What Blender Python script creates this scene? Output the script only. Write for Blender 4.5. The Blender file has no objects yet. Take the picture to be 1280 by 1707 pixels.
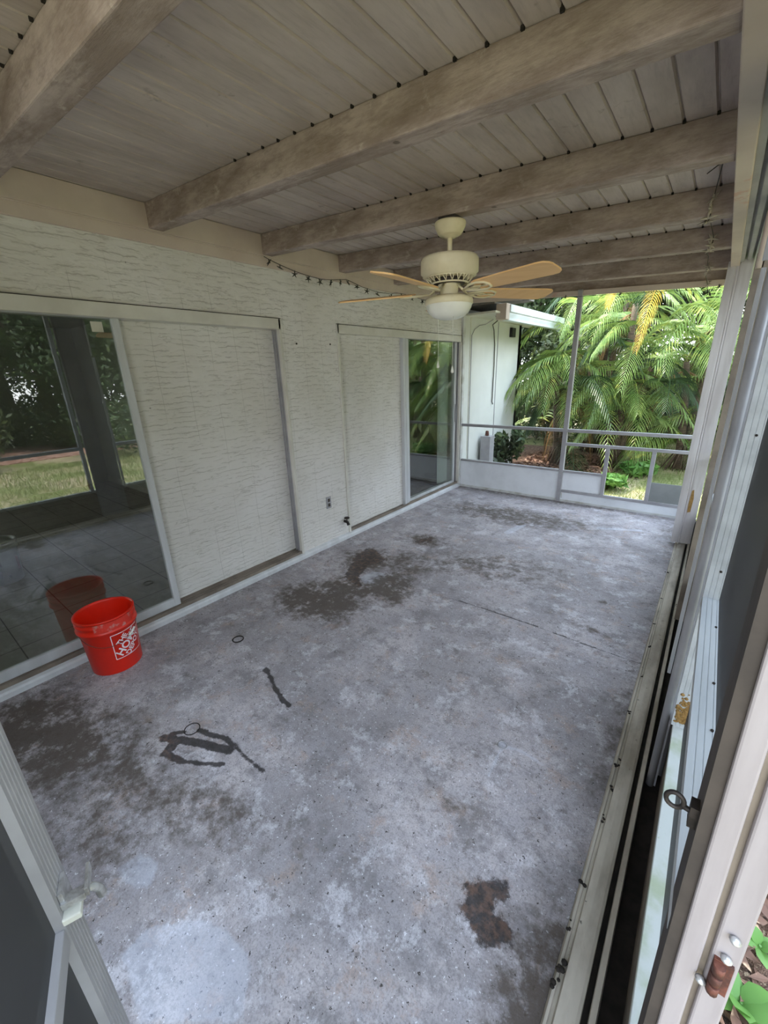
import bpy, bmesh, math, random
import numpy as np
from mathutils import Vector, Matrix
random.seed(7)
SC = bpy.context.scene
COL = SC.collection

# ------------------------------------------------------------------ camera
cam = bpy.data.cameras.new('camera'); camo = bpy.data.objects.new('camera', cam); COL.objects.link(camo)
YAW, PITCH, ROLL, FPX = .6768, -.3291, -.0346, 681.25
def cam_axes():
    cy, sy = math.cos(YAW), math.sin(YAW)
    fwd = Vector((-sy, cy, 0)); right = Vector((cy, sy, 0)); up = Vector((0, 0, 1))
    cp, sp = math.cos(PITCH), math.sin(PITCH)
    f2 = fwd*cp + up*sp; u2 = up*cp - fwd*sp
    cr, sr = math.cos(ROLL), math.sin(ROLL)
    return right*cr + u2*sr, u2*cr - right*sr, f2
r_, u_, f_ = cam_axes()
m = Matrix((r_, u_, -f_)).transposed().to_4x4(); m.translation = Vector((2.8519, 0, 1.6532))
camo.matrix_world = m
cam.sensor_fit = 'HORIZONTAL'; cam.sensor_width = 36; cam.lens = FPX/1280*36
cam.clip_start = .02; cam.clip_end = 300
SC.camera = camo

# ------------------------------------------------------------------ light
w = bpy.data.worlds.new('sky'); SC.world = w; w.use_nodes = True
nt = w.node_tree; nt.nodes.clear()
bg = nt.nodes.new('ShaderNodeBackground'); out = nt.nodes.new('ShaderNodeOutputWorld')
tc = nt.nodes.new('ShaderNodeTexCoord'); sep = nt.nodes.new('ShaderNodeSeparateXYZ'); rp = nt.nodes.new('ShaderNodeValToRGB')
rp.color_ramp.elements[0].position = .0; rp.color_ramp.elements[0].color = (.95, .97, 1, 1)
rp.color_ramp.elements[1].position = .8; rp.color_ramp.elements[1].color = (.66, .82, 1, 1)
nt.links.new(tc.outputs['Generated'], sep.inputs[0]); nt.links.new(sep.outputs[2], rp.inputs[0])
nt.links.new(rp.outputs[0], bg.inputs[0]); nt.links.new(bg.outputs[0], out.inputs[0])
bg.inputs[1].default_value = 1.5
sun = bpy.data.lights.new('sun', 'SUN'); suno = bpy.data.objects.new('sun', sun); COL.objects.link(suno)
sun.energy = 2.0; sun.angle = math.radians(3); sun.color = (1, .93, .82)
suno.rotation_euler = Vector((-.50, .12, 1)).to_track_quat('Z', 'Y').to_euler()
vs = SC.view_settings
vs.view_transform = 'Standard'; vs.look = 'None'; vs.exposure = 2.4; vs.gamma = 1; vs.use_curve_mapping = False

# ------------------------------------------------------------------ materials
def srgb(c):
    if isinstance(c, str): c = [int(c[i:i+2], 16)/255 for i in (0, 2, 4)]
    return tuple((x/12.92 if x <= .04045 else ((x+.055)/1.055)**2.4) for x in c) + (1,)
class NT:
    def __init__(s, name):
        s.m = bpy.data.materials.new(name); s.m.use_nodes = True; s.t = s.m.node_tree; s.t.nodes.clear()
        s.out = s.n('ShaderNodeOutputMaterial'); s.tc = s.n('ShaderNodeTexCoord').outputs['Object']
    def n(s, k, **kw):
        x = s.t.nodes.new(k)
        for a, b in kw.items(): setattr(x, a, b)
        return x
    def l(s, a, b): s.t.links.new(a, b)
    def put(s, sock, v):
        if hasattr(v, 'is_output') or isinstance(v, bpy.types.NodeSocket): s.l(v, sock)
        else: sock.default_value = v
    def map(s, scale=(1, 1, 1), loc=(0, 0, 0), src=None, rot=(0, 0, 0)):
        x = s.n('ShaderNodeMapping'); x.inputs['Scale'].default_value = scale; x.inputs['Location'].default_value = loc; x.inputs['Rotation'].default_value = rot
        s.l(src or s.tc, x.inputs[0]); return x.outputs[0]
    def noise(s, scale=5, detail=4, rough=.55, vec=None, dist=0):
        x = s.n('ShaderNodeTexNoise'); x.inputs['Scale'].default_value = scale; x.inputs['Detail'].default_value = detail
        x.inputs['Roughness'].default_value = rough; x.inputs['Distortion'].default_value = dist
        s.l(vec or s.tc, x.inputs['Vector']); return x.outputs['Fac']
    def math(s, op, a, b=0., c=None, clamp=False):
        x = s.n('ShaderNodeMath', operation=op); x.use_clamp = clamp
        s.put(x.inputs[0], a); s.put(x.inputs[1], b)
        if c is not None: s.put(x.inputs[2], c)
        return x.outputs[0]
    def step(s, v, lo, hi, a=0., b=1.):
        x = s.n('ShaderNodeMapRange', interpolation_type='SMOOTHSTEP')
        s.put(x.inputs[0], v); x.inputs[1].default_value = lo; x.inputs[2].default_value = hi
        x.inputs[3].default_value = a; x.inputs[4].default_value = b; return x.outputs[0]
    def mix(s, f, a, b, mode='MIX'):
        x = s.n('ShaderNodeMix', data_type='RGBA', blend_type=mode)
        s.put(x.inputs[0], f); s.put(x.inputs[6], a); s.put(x.inputs[7], b); return x.outputs[2]
    def bump(s, h, strength=.3, dist=.01):
        x = s.n('ShaderNodeBump'); x.inputs['Strength'].default_value = strength; x.inputs['Distance'].default_value = dist
        s.l(h, x.inputs['Height']); return x.outputs[0]
    def bsdf(s, col, rough=.6, normal=None, metal=0., spec=.5, sss=0., trans=0.):
        x = s.n('ShaderNodeBsdfPrincipled'); s.put(x.inputs['Base Color'], col); s.put(x.inputs['Roughness'], rough)
        s.put(x.inputs['Metallic'], metal); x.inputs['Specular IOR Level'].default_value = spec
        if normal: s.l(normal, x.inputs['Normal'])
        if trans: x.inputs['Transmission Weight'].default_value = trans
        return x.outputs[0]
    def done(s, sh): s.l(sh, s.out.inputs[0]); return s.m

def paint(name, c1, c2, scale=6, rough=.6, lo=.35, hi=.7, bs=40, bstr=.15, spots=None, stretch=(1, 1, 1), metal=0., spec=.4):
    s = NT(name); v = s.map(stretch)
    f = s.step(s.noise(scale, 5, .6, v), lo, hi)
    c = s.mix(f, srgb(c1), srgb(c2))
    if spots:
        g = s.noise(spots[1], 6, .75, s.map(loc=(3, 7, 1)))
        c = s.mix(s.step(g, spots[2], spots[2]+.06), c, srgb(spots[0]))
    return s.done(s.bsdf(c, rough, s.bump(s.noise(bs, 4, .6, v), bstr, .004), metal, spec))

M = {}
# painted grey-brown timber of ceiling and beams
def beam_mat():
    s = NT('weathered_painted_timber'); v = s.map((1, 3, 3))
    c = s.mix(s.step(s.noise(2.2, 7, .7, v), .36, .64), srgb('bdaea8'), srgb('93837b'))
    c = s.mix(s.step(s.noise(9, 7, .75, s.map((.6, 2, 2))), .48, .66, 0, .5), c, srgb('7b6c63'))
    c = s.mix(s.step(s.noise(6, 6, .75, s.map(loc=(4, 1, 2))), .57, .68, 0, .6), c, srgb('cfc3bb'))
    g = s.noise(30, 5, .7, s.map((.25, 2, 2))); c = s.mix(s.step(g, .5, .7, 0, .35), c, srgb('73665e'))
    c = s.mix(s.step(s.noise(7, 2, .5, s.map(loc=(7, 7, 7))), .73, .76, 0, .7), c, srgb('54483f'))
    return s.done(s.bsdf(c, .78, s.bump(s.math('ADD', g, s.noise(12, 5, .7)), .45, .006), 0, .3))
M['beam'] = beam_mat()
def plank_mat():
    s = NT('weathered_ceiling_planks')
    f = s.step(s.noise(3, 5, .65, s.map((1.5, .5, 1))), .3, .75)
    c = s.mix(f, srgb('c6bab4'), srgb('a99d97'))
    fine = s.noise(60, 4, .7, s.map((1.0, .12, 1)))
    c = s.mix(s.step(fine, .45, .7, 0, .22), c, srgb('857b73'))
    c = s.mix(s.step(s.noise(9, 4, .7), .62, .72, 0, .5), c, srgb('8b8077'))
    return s.done(s.bsdf(c, .8, s.bump(fine, .35, .004), 0, .3))
M['plank'] = plank_mat()
M['ledger'] = paint('peach_cream_painted_board', 'd0c2b6', 'c2b2a8', 2.5, .65, .3, .7, 18, .2, ('c9a898', 2.2, .6))
M['trim'] = paint('cream_painted_trim', 'cfcdc2', 'bcb9ad', 4, .55, .3, .7, 30, .15, ('7b756a', 30, .72))
M['trim_pale'] = paint('pale_painted_trim', 'd9d7d0', 'cac7bf', 4, .55, .3, .7, 30, .15, ('7b756a', 30, .72))
def wallmat():
    s = NT('painted_split_face_wall')
    sp = s.n('ShaderNodeSeparateXYZ'); s.l(s.tc, sp.inputs[0])
    wob = s.math('MULTIPLY', s.math('SUBTRACT', s.noise(1, 4, .6, s.map((1, 5.5, 7))), .5), .055)
    wob2 = s.math('MULTIPLY', s.math('SUBTRACT', s.noise(1, 2, .5, s.map((1, 16, 26))), .5), .016)
    zz = s.math('DIVIDE', s.math('ADD', s.math('ADD', sp.outputs[2], wob), wob2), .034)
    t = s.math('FRACT', zz)
    line = s.step(t, .0, .26, 1, 0)
    msk = s.step(s.noise(1, 3, .6, s.map((1, 7, 30), (2, 4, 1))), .43, .56)
    reg = s.step(s.noise(2.2, 3, .6, s.map(loc=(5, 5, 5))), .32, .52, .45, 1)
    n1 = s.noise(1, 3, .55, s.map((1, 4.5, 24), (9, 1, 2)), .6)
    r1 = s.math('MULTIPLY', s.step(s.math('ABSOLUTE', s.math('SUBTRACT', n1, .5)), .0, .03, 1, 0), s.step(s.noise(5, 3, .6, s.map((1, 1.6, 4))), .48, .60))
    cr = s.math('MAXIMUM', s.math('MULTIPLY', s.math('MULTIPLY', line, msk), reg), s.math('MULTIPLY', r1, .6))
    base = s.mix(s.step(s.noise(1.4, 4, .6), .3, .7), srgb('d4d1cc'), srgb('dfdddb'))
    c = s.mix(s.math('MULTIPLY', cr, .56), base, srgb('7d776e'))
    wv = s.math('MULTIPLY', s.math('SUBTRACT', s.noise(3, 2, .5, s.map((1, .3, 1))), .5), .03)
    yy = s.math('FRACT', s.math('DIVIDE', s.math('ADD', sp.outputs[1], wv), .203))
    seam = s.step(s.math('ABSOLUTE', s.math('SUBTRACT', yy, .5)), .0, .018, .34, 0)
    seam = s.math('MULTIPLY', seam, s.step(s.noise(2.2, 2, .5, s.map(loc=(2, 5, 8))), .40, .58))
    c = s.mix(seam, c, srgb('86837c'))
    spk = s.step(s.noise(28, 2, .5, s.map(loc=(7, 3, 2))), .765, .79)
    c = s.mix(s.math('MULTIPLY', spk, .7), c, srgb('5d594e'))
    h = s.math('MULTIPLY', s.math('ADD', s.math('MULTIPLY', t, -1), s.math('MULTIPLY', n1, .6)), s.math('MULTIPLY', msk, reg))
    return s.done(s.bsdf(c, .55, s.bump(h, .45, .010), 0, .4))
M['wall'] = wallmat()
M['smooth_wall'] = paint('smooth_painted_siding', 'd0d3d0', 'dcdedc', 1.5, .6, .3, .7, 60, .05)
M['white_metal'] = paint('white_coated_aluminium', 'cfd2d6', 'bfc1c4', 3, .45, .3, .7, 50, .05, ('857e74', 16, .74), (3, 3, .6))
M['dirty_white'] = paint('dirty_white_aluminium', 'd0d2d3', 'a8a6a0', 5, .5, .42, .72, 50, .08, ('6b6455', 9, .68))
M['grey_metal'] = paint('grey_aluminium', 'a9a8ac', '949397', 4, .45, .3, .7, 40, .05, ('6b6a68', 14, .7))
M['post_white'] = paint('streaked_white_post', 'd0cdcf', 'bcb7b8', 4, .4, .35, .7, 40, .06, ('a39a84', 5, .68), (4, 4, .5))
M['jamb'] = paint('dull_lilac_white_jamb', 'a29a9c', '928a8b', 4, .5, .35, .7, 40, .06, ('7b7068', 12, .72), (4, 4, .5))
M['dark_gasket'] = paint('dark_brown_channel', '4a423d', '393330', 8, .7)
M['brown_metal'] = paint('tan_brown_channel', '877c70', '6c6259', 6, .6)
M['kick'] = paint('white_kick_panel', 'e8ecf2', 'd8dce2', 2.5, .45, .35, .75, 50, .04, ('8f8a84', 7, .68))
M['kick_brown'] = paint('soiled_kick_panel', '83776c', '5e554c', 5, .7, .3, .7, 30, .2, ('3d3630', 12, .6))
M['kick_grey'] = paint('grey_kick_panel', '8b8e8e', '7c7f7e', 3, .5)
M['track'] = paint('dirty_beige_track', 'cfc8bd', 'a0988c', 7, .7, .35, .65, 40, .25, ('413a33', 22, .63), (1, .35, 1))
M['track_dark'] = paint('dirt_and_gap_shade', '2d2825', '1d1917', 20, .9)  # near-black for dirt clumps and for shade painted into gaps
M['mossy'] = paint('mossy_white_cap', 'c0c4c2', 'a4ad96', 6, .6, .45, .65, 40, .15, ('8c9a62', 7, .64))
M['rail_white'] = paint('white_grooved_rail', 'c8cdd2', 'b4b9be', 3, .45, .35, .7, 40, .05, ('6a6863', 26, .74), (4, .6, 4))
M['ochre'] = paint('ochre_mud', 'a5834f', '8a6c3e', 60, .9, .3, .7, 90, .6)
M['rust'] = paint('rusty_steel', '6b3f33', '4a2e28', 50, .7, .4, .6, 90, .4)
M['dark_steel'] = paint('dark_corroded_steel', '3f3937', '2b2726', 50, .55, .4, .6, 90, .3, metal=.5)
M['bright_steel'] = paint('chipped_bright_metal', 'cfd0d2', 'a3a1a0', 60, .35, metal=.6)
M['cream'] = paint('yellowed_cream_enamel', 'e4dabc', 'd6caa6', 6, .4, .4, .75, 30, .05, ('8c8068', 18, .7))
M['blade'] = paint('tan_fan_blade', 'f2c78e', 'e9bb80', 3, .45, .3, .7, 30, .03, None, (1, 6, 1))
M['globe'] = paint('frosted_white_glass', 'eeeee6', 'e4e4dc', 5, .3)
M['white_plastic'] = paint('white_plastic', 'dcdcd4', 'cacac0', 10, .4)
M['wire'] = paint('dark_wire', '3a352e', '2c2823', 20, .6)
M['star_dark'] = paint('dark_green_plastic', '3d3d33', '2f2f28', 20, .5)
M['star_pale'] = paint('pale_dusty_plastic', 'c2b9ac', 'a79d91', 20, .6)
M['black'] = paint('black_plastic', '1c1c1c', '141414', 20, .5)
M['orange'] = paint('orange_red_plastic', 'e8260e', 'd9200c', 4, .38, .35, .7, 60, .03, spec=.5)
M['orange_scuff'] = paint('scuffed_orange_plastic', 'd8382c', 'c9827c', 22, .5, .52, .66, 60, .05)
M['decal_white'] = paint('white_print', 'f0e4e8', 'e0d0d6', 30, .5)
M['pail_white'] = paint('white_pail_plastic', 'd6dad8', 'c8ccca', 5, .4)
M['pail_blue'] = paint('dark_blue_label_print', '2f3854', '283049', 5, .5)
M['pail_pink'] = paint('red_label_print', '9b3a3f', '8a3035', 5, .5)
M['interior'] = paint('interior_wall_paint', 'b9bab2', 'b0b1a9', 2, .7)
M['curtain'] = paint('pale_blind_fabric', 'e6ece9', 'dce3e0', 4, .8)
M['trunk'] = paint('palm_trunk_bark', '6b5a4a', '4b3f35', 12, .9, .35, .65, 30, .8, ('8c7c68', 8, .62), (1, 1, 4))
M['bark'] = paint('tree_bark', '5a4c40', '3e352d', 9, .9, .35, .65, 20, .9)
M['gutter'] = paint('white_gutter', 'dfe8ee', 'cfd6da', 3, .4)
M['soffit'] = paint('dull_soffit', 'dddccf', 'cccbbd', 4, .8)
M['roofing'] = paint('grey_roofing', '77736c', '66625c', 20, .9)

def leafmat(name, a, b, c=None, rough=.45, sc=2.5, tr=.35):
    s = NT(name)
    f = s.step(s.noise(sc, 3, .6), .35, .65)
    col = s.mix(f, srgb(a), srgb(b))
    if c: col = s.mix(s.step(s.noise(sc*2.2, 3, .6, s.map(loc=(4, 4, 4))), .56, .66), col, srgb(c))
    d = s.bsdf(col, rough, None, 0, .5)
    t = s.n('ShaderNodeBsdfTranslucent'); s.l(s.mix(.5, col, srgb('c8d850'), 'MULTIPLY') if False else col, t.inputs[0])
    x = s.n('ShaderNodeMixShader'); x.inputs[0].default_value = tr; s.l(d, x.inputs[1]); s.l(t.outputs[0], x.inputs[2])
    return s.done(x.outputs[0])
M['frond'] = leafmat('palm_green', '6e8a46', '94a95e', 'b6bb60', .35)
M['frond_dark'] = leafmat('deep_palm_green', '31472a', '4c663c', None)
M['frond_yellow'] = leafmat('yellow_palm', 'd9bb52', 'c9a83c', 'b98f3a')
M['frond_dry'] = leafmat('dry_palm', '9a7a4e', '7d6242', None, .8)
M['foliage'] = leafmat('tree_green', '38482e', '4f623c', '6b7a4a')
M['foliage2'] = leafmat('olive_green', '3f4a30', '57633c', '707a4c')
M['grass'] = leafmat('grass_green', '818d58', '959e66', 'b6af86', .8, 1.5)
M['bladegreen'] = leafmat('bright_weed_green', '5c8a42', '7aa152', None, .5)
M['litter'] = leafmat('dead_leaves', '8d6a56', '6c5146', 'c9a98c', .8, 9, .1)

def ground_mat():
    s = NT('lawn_ground')
    a = s.step(s.noise(1.1, 5, .6), .4, .62); b = s.step(s.noise(9, 5, .7), .35, .7)
    c = s.mix(b, srgb('747b4e'), srgb('949868')); c = s.mix(a, c, srgb('b8a88c'))
    c = s.mix(s.step(s.noise(40, 3, .7), .5, .75, 0, .6), c, srgb('5c6434'))
    return s.done(s.bsdf(c, .9, s.bump(s.noise(50, 4, .7), .8, .02), 0, .1))
M['lawn'] = ground_mat()
def mulch_mat():
    s = NT('mulch_ground')
    c = s.mix(s.step(s.noise(22, 4, .7), .35, .6), srgb('3d322c'), srgb('7b6153'))
    c = s.mix(s.step(s.noise(45, 3, .6, s.map(loc=(2, 2, 2))), .58, .66), c, srgb('b49d86'))
    return s.done(s.bsdf(c, .9, s.bump(s.noise(35, 4, .8), 1, .03), 0, .1))
M['mulch'] = mulch_mat()
def red_mulch():
    s = NT('reddish_mulch')
    c = s.mix(s.step(s.noise(8, 4, .7), .35, .6), srgb('7d5a4c'), srgb('b8978a'))
    return s.done(s.bsdf(c, .9, None, 0, .1))
M['redmulch'] = red_mulch()
def tile_mat(name, c1, c2, ph):
    s = NT(name)
    b = s.n('ShaderNodeTexBrick'); b.offset = 0; b.inputs['Scale'].default_value = 1
    b.inputs['Brick Width'].default_value = .342; b.inputs['Row Height'].default_value = .342
    b.inputs['Mortar Size'].default_value = .0035; b.inputs['Mortar Smooth'].default_value = .1; b.inputs['Bias'].default_value = 0
    v = s.map(loc=ph); s.l(v, b.inputs['Vector'])
    n = s.step(s.noise(4, 5, .6, s.map((1, 4, 1))), .3, .7)
    s.put(b.inputs['Color1'], s.mix(n, srgb(c1), srgb(c2))); s.put(b.inputs['Color2'], s.mix(n, srgb(c2), srgb(c1)))
    b.inputs['Mortar'].default_value = srgb('5c5a56')
    return s.done(s.bsdf(b.outputs[0], .25, None, 0, .5))
M['tile'] = tile_mat('grey_floor_tile', 'a9a69e', '95928b', (.1, .08, 0))
M['tile_brown'] = tile_mat('brown_floor_tile', '6f6055', '5d5048', (.1, .08, 0))
def glass_mat():
    s = NT('window_glass')
    ge = s.n('ShaderNodeNewGeometry'); dt = s.n('ShaderNodeVectorMath', operation='DOT_PRODUCT')
    s.l(ge.outputs['Normal'], dt.inputs[0]); s.l(ge.outputs['Incoming'], dt.inputs[1])
    fz = s.math('POWER', s.math('SUBTRACT', 1., s.math('ABSOLUTE', dt.outputs['Value'])), 5.)
    fr = s.math('ADD', .13, s.math('MULTIPLY', fz, .87))
    tr = s.n('ShaderNodeBsdfTransparent'); tr.inputs[0].default_value = (.80, .83, .80, 1)
    g = s.n('ShaderNodeBsdfGlossy'); g.inputs['Roughness'].default_value = .0; g.inputs[0].default_value = (1, 1, 1, 1)
    x = s.n('ShaderNodeMixShader'); s.l(fr, x.inputs[0]); s.l(tr.outputs[0], x.inputs[1]); s.l(g.outputs[0], x.inputs[2])
    return s.done(x.outputs[0])
M['glass'] = glass_mat()
def screen_mat(name, openf, col):
    # woven insect mesh: the more obliquely you look, the more thread covers the gaps
    s = NT(name)
    ge = s.n('ShaderNodeNewGeometry'); d = s.n('ShaderNodeVectorMath', operation='DOT_PRODUCT')
    s.l(ge.outputs['Normal'], d.inputs[0]); s.l(ge.outputs['Incoming'], d.inputs[1])
    c = s.math('MAXIMUM', s.math('ABSOLUTE', d.outputs['Value']), .04)
    o = s.math('POWER', openf, s.math('DIVIDE', 1., c))
    tr = s.n('ShaderNodeBsdfTransparent'); x = s.n('ShaderNodeMixShader')
    s.l(o, x.inputs[0]); s.l(s.bsdf(srgb(col), .6, None, 0, .3), x.inputs[1]); s.l(tr.outputs[0], x.inputs[2])
    return s.done(x.outputs[0])
M['screen'] = screen_mat('charcoal_insect_mesh', .86, '4a4a4c')
M['screen_fine'] = screen_mat('clear_insect_mesh', .96, '8a8a88')
M['screen_mid'] = screen_mat('charcoal_insect_mesh_old', .78, '454547')
M['screen_dense'] = screen_mat('dense_charcoal_mesh', .60, '3c3c3e')

def concrete():
    s = NT('stained_concrete')
    at = s.n('ShaderNodeAttribute', attribute_name='stain'); sp = s.n('ShaderNodeSeparateColor'); s.l(at.outputs['Color'], sp.inputs[0])
    big = s.noise(1.6, 8, .66, s.map((1, 1, 1), (3, 1, 0))); med = s.noise(7, 8, .72); fine = s.noise(38, 5, .7); mic = s.noise(150, 3, .6)
    c = s.mix(s.step(big, .38, .62), srgb('8d878b'), srgb('b6afb3'))
    c = s.mix(s.step(med, .42, .60, 0, .6), c, srgb('9d99a0'))
    c = s.mix(s.step(s.noise(4.4, 9, .78, s.map(loc=(8, 2, 0))), .49, .62, 0, .70), c, srgb('747073'))
    c = s.mix(s.step(s.noise(5.5, 9, .76, s.map(loc=(1, 9, 0))), .52, .62, 0, .62), c, srgb('cbc8d0'))
    c = s.mix(s.step(s.noise(5.2, 9, .78, s.map(loc=(6, 6, 0))), .53, .64, 0, .55), c, srgb('a58f84'))
    c = s.mix(s.step(s.noise(13, 8, .78, s.map(loc=(6, 1, 0))), .55, .64, 0, .65), c, srgb('69625f'))
    c = s.mix(s.step(fine, .50, .66, 0, .5), c, srgb('7a7678'))
    c = s.mix(s.step(mic, .48, .62, 0, .35), c, srgb('6b696b'))
    c = s.mix(s.step(s.noise(75, 3, .7, s.map(loc=(5, 5, 0))), .63, .68, 0, .7), c, srgb('e4e3ea'))
    c = s.mix(s.step(s.noise(48, 3, .75, s.map(loc=(9, 4, 0))), .635, .67, 0, .9), c, srgb('37322f'))
    c = s.mix(s.step(s.noise(19, 4, .7, s.map(loc=(2, 8, 0))), .69, .73, 0, .85), c, srgb('403a36'))
    n = s.math('SUBTRACT', s.noise(22, 5, .7, s.map(loc=(2, 2, 2))), .5); n2 = s.math('SUBTRACT', s.noise(7, 6, .75, s.map(loc=(4, 2, 2))), .5)
    # pale patches (blue channel), brown stains and darker areas (green), wet black (red)
    lp = s.step(s.math('ADD', sp.outputs[2], s.math('MULTIPLY', n, .7)), .42, .62, 0, .30); c = s.mix(lp, c, srgb('c4cadb'))
    gb = s.step(s.math('MULTIPLY', s.math('POWER', sp.outputs[1], .8), s.math('ADD', 1., s.math('ADD', s.math('MULTIPLY', n2, 3.2), s.math('MULTIPLY', n, 2.2)))), .2, .75, 0, .9); c = s.mix(gb, c, srgb('4f463f'))
    wt = s.step(s.math('ADD', sp.outputs[0], s.math('MULTIPLY', n, 1.05)), .38, .58, 0, .88); c = s.mix(wt, c, s.mix(s.math('MULTIPLY', s.step(s.noise(30, 5, .7), .42, .62), s.step(sp.outputs[1], .16, .3)), srgb('262324'), srgb('5d463a')))
    h = s.math('ADD', s.math('MULTIPLY', fine, .5), s.math('MULTIPLY', mic, .5))
    rough = s.mix(wt, (.75, .75, .75, 1), (.45, .45, .45, 1))
    return s.done(s.bsdf(c, rough, s.bump(h, .5, .004), 0, .35))
M['concrete'] = concrete()

# ------------------------------------------------------------------ mesh helpers
ORIG = {}
def setp(o, label=None, cat=None, group=None, kind=None):
    if label: o['label'] = label
    if cat: o['category'] = cat
    if group: o['group'] = group
    if kind: o['kind'] = kind
    return o
def empty(name, loc, label=None, cat=None, group=None, kind=None):
    o = bpy.data.objects.new(name, None); COL.objects.link(o); o.location = loc; o.empty_display_size = .05
    ORIG[o] = Vector(loc); return setp(o, label, cat, group, kind)
def copy_tree(o, parent=None):
    c = o.copy(); COL.objects.link(c); c.parent = parent
    for ch in list(o.children):
        if ch is not c: copy_tree(ch, c)
    return c
class MB:
    def __init__(s): s.v = []; s.f = []; s.smooth = []
    def add(s, vs, fs, sm=False):
        k = len(s.v); s.v += [tuple(v) for v in vs]; s.f += [tuple(i+k for i in f) for f in fs]; s.smooth += [sm]*len(fs); return s
    def box(s, x0, x1, y0, y1, z0, z1):
        return s.add([(x0, y0, z0), (x1, y0, z0), (x1, y1, z0), (x0, y1, z0), (x0, y0, z1), (x1, y0, z1), (x1, y1, z1), (x0, y1, z1)],
                     [(0, 3, 2, 1), (4, 5, 6, 7), (0, 1, 5, 4), (1, 2, 6, 5), (2, 3, 7, 6), (3, 0, 4, 7)])
    def extr(s, prof, p0, ax, ux, uy, ln, sm=False):
        """prof polygon (a,b) in axes ux,uy, extruded along ax by ln from p0"""
        p0, ax, ux, uy = Vector(p0), Vector(ax), Vector(ux), Vector(uy); n = len(prof)
        vs = [p0+ux*a+uy*b for a, b in prof] + [p0+ax*ln+ux*a+uy*b for a, b in prof]
        fs = [(i, (i+1) % n, n+(i+1) % n, n+i) for i in range(n)]
        s.add(vs, fs, sm); k = len(s.v)-2*n
        s.f += [tuple(k+i for i in reversed(range(n))), tuple(k+n+i for i in range(n))]; s.smooth += [False, False]; return s
    def tube(s, pts, r, seg=8, closed=False):
        pts = [Vector(p) for p in pts]; n = len(pts); rs = r if isinstance(r, (list, tuple)) else [r]*n
        vs = []; prev = None
        for i, p in enumerate(pts):
            if closed: t = pts[(i+1) % n]-pts[i-1]
            else: t = pts[min(i+1, n-1)]-pts[max(i-1, 0)]
            t = t.normalized() if t.length > 1e-9 else Vector((0, 0, 1))
            if prev is None: a = t.orthogonal().normalized()
            else:
                a = prev - t*prev.dot(t); a = a.normalized() if a.length > 1e-6 else t.orthogonal().normalized()
            prev = a; b = t.cross(a)
            vs += [p+(a*math.cos(q)+b*math.sin(q))*rs[i] for q in [2*math.pi*j/seg for j in range(seg)]]
        fs = []
        m_ = n if closed else n-1
        for i in range(m_):
            for j in range(seg):
                k = (i+1) % n
                fs.append((i*seg+j, i*seg+(j+1) % seg, k*seg+(j+1) % seg, k*seg+j))
        s.add(vs, fs, True)
        if not closed:
            k = len(s.v)-n*seg
            s.f += [tuple(k+j for j in reversed(range(seg))), tuple(k+(n-1)*seg+j for j in range(seg))]; s.smooth += [False, False]
        return s
    def lathe(s, prof, c, seg=32, cap=True):
        c = Vector(c); n = len(prof)
        vs = [c+Vector((r*math.cos(2*math.pi*j/seg), r*math.sin(2*math.pi*j/seg), z)) for r, z in prof for j in range(seg)]
        fs = [(i*seg+j, i*seg+(j+1) % seg, (i+1)*seg+(j+1) % seg, (i+1)*seg+j) for i in range(n-1) for j in range(seg)]
        s.add(vs, fs, True); return s
    def disc(s, c, r, seg=16, z=0):
        c = Vector(c); vs = [c+Vector((r*math.cos(2*math.pi*j/seg), r*math.sin(2*math.pi*j/seg), z)) for j in range(seg)]
        return s.add(vs, [tuple(range(seg))])
    def build(s, name, mat, parent=None, bevel=0, label=None, cat=None, group=None, kind=None, loc=None):
        org = ORIG.get(parent, Vector((0, 0, 0))) if parent else (Vector(loc) if loc else Vector((0, 0, 0)))
        me = bpy.data.meshes.new(name); me.from_pydata([tuple(Vector(v)-org) for v in s.v], [], s.f); me.update()
        me.polygons.foreach_set('use_smooth', s.smooth); me.materials.append(mat if not isinstance(mat, str) else M[mat])
        o = bpy.data.objects.new(name, me); COL.objects.link(o)
        if parent: o.parent = parent
        elif loc: o.location = loc
        ORIG[o] = org
        if bevel:
            b = o.modifiers.new('bevel', 'BEVEL'); b.width = bevel; b.segments = 2; b.limit_method = 'ANGLE'; b.angle_limit = .7
        return setp(o, label, cat, group, kind)

# ================================================================== STRUCTURE
XW, YF = 2.77, 5.37
ZC = lambda x: 2.6365-.057*x       # ceiling height
BD, BW = .1315, .088

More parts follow.
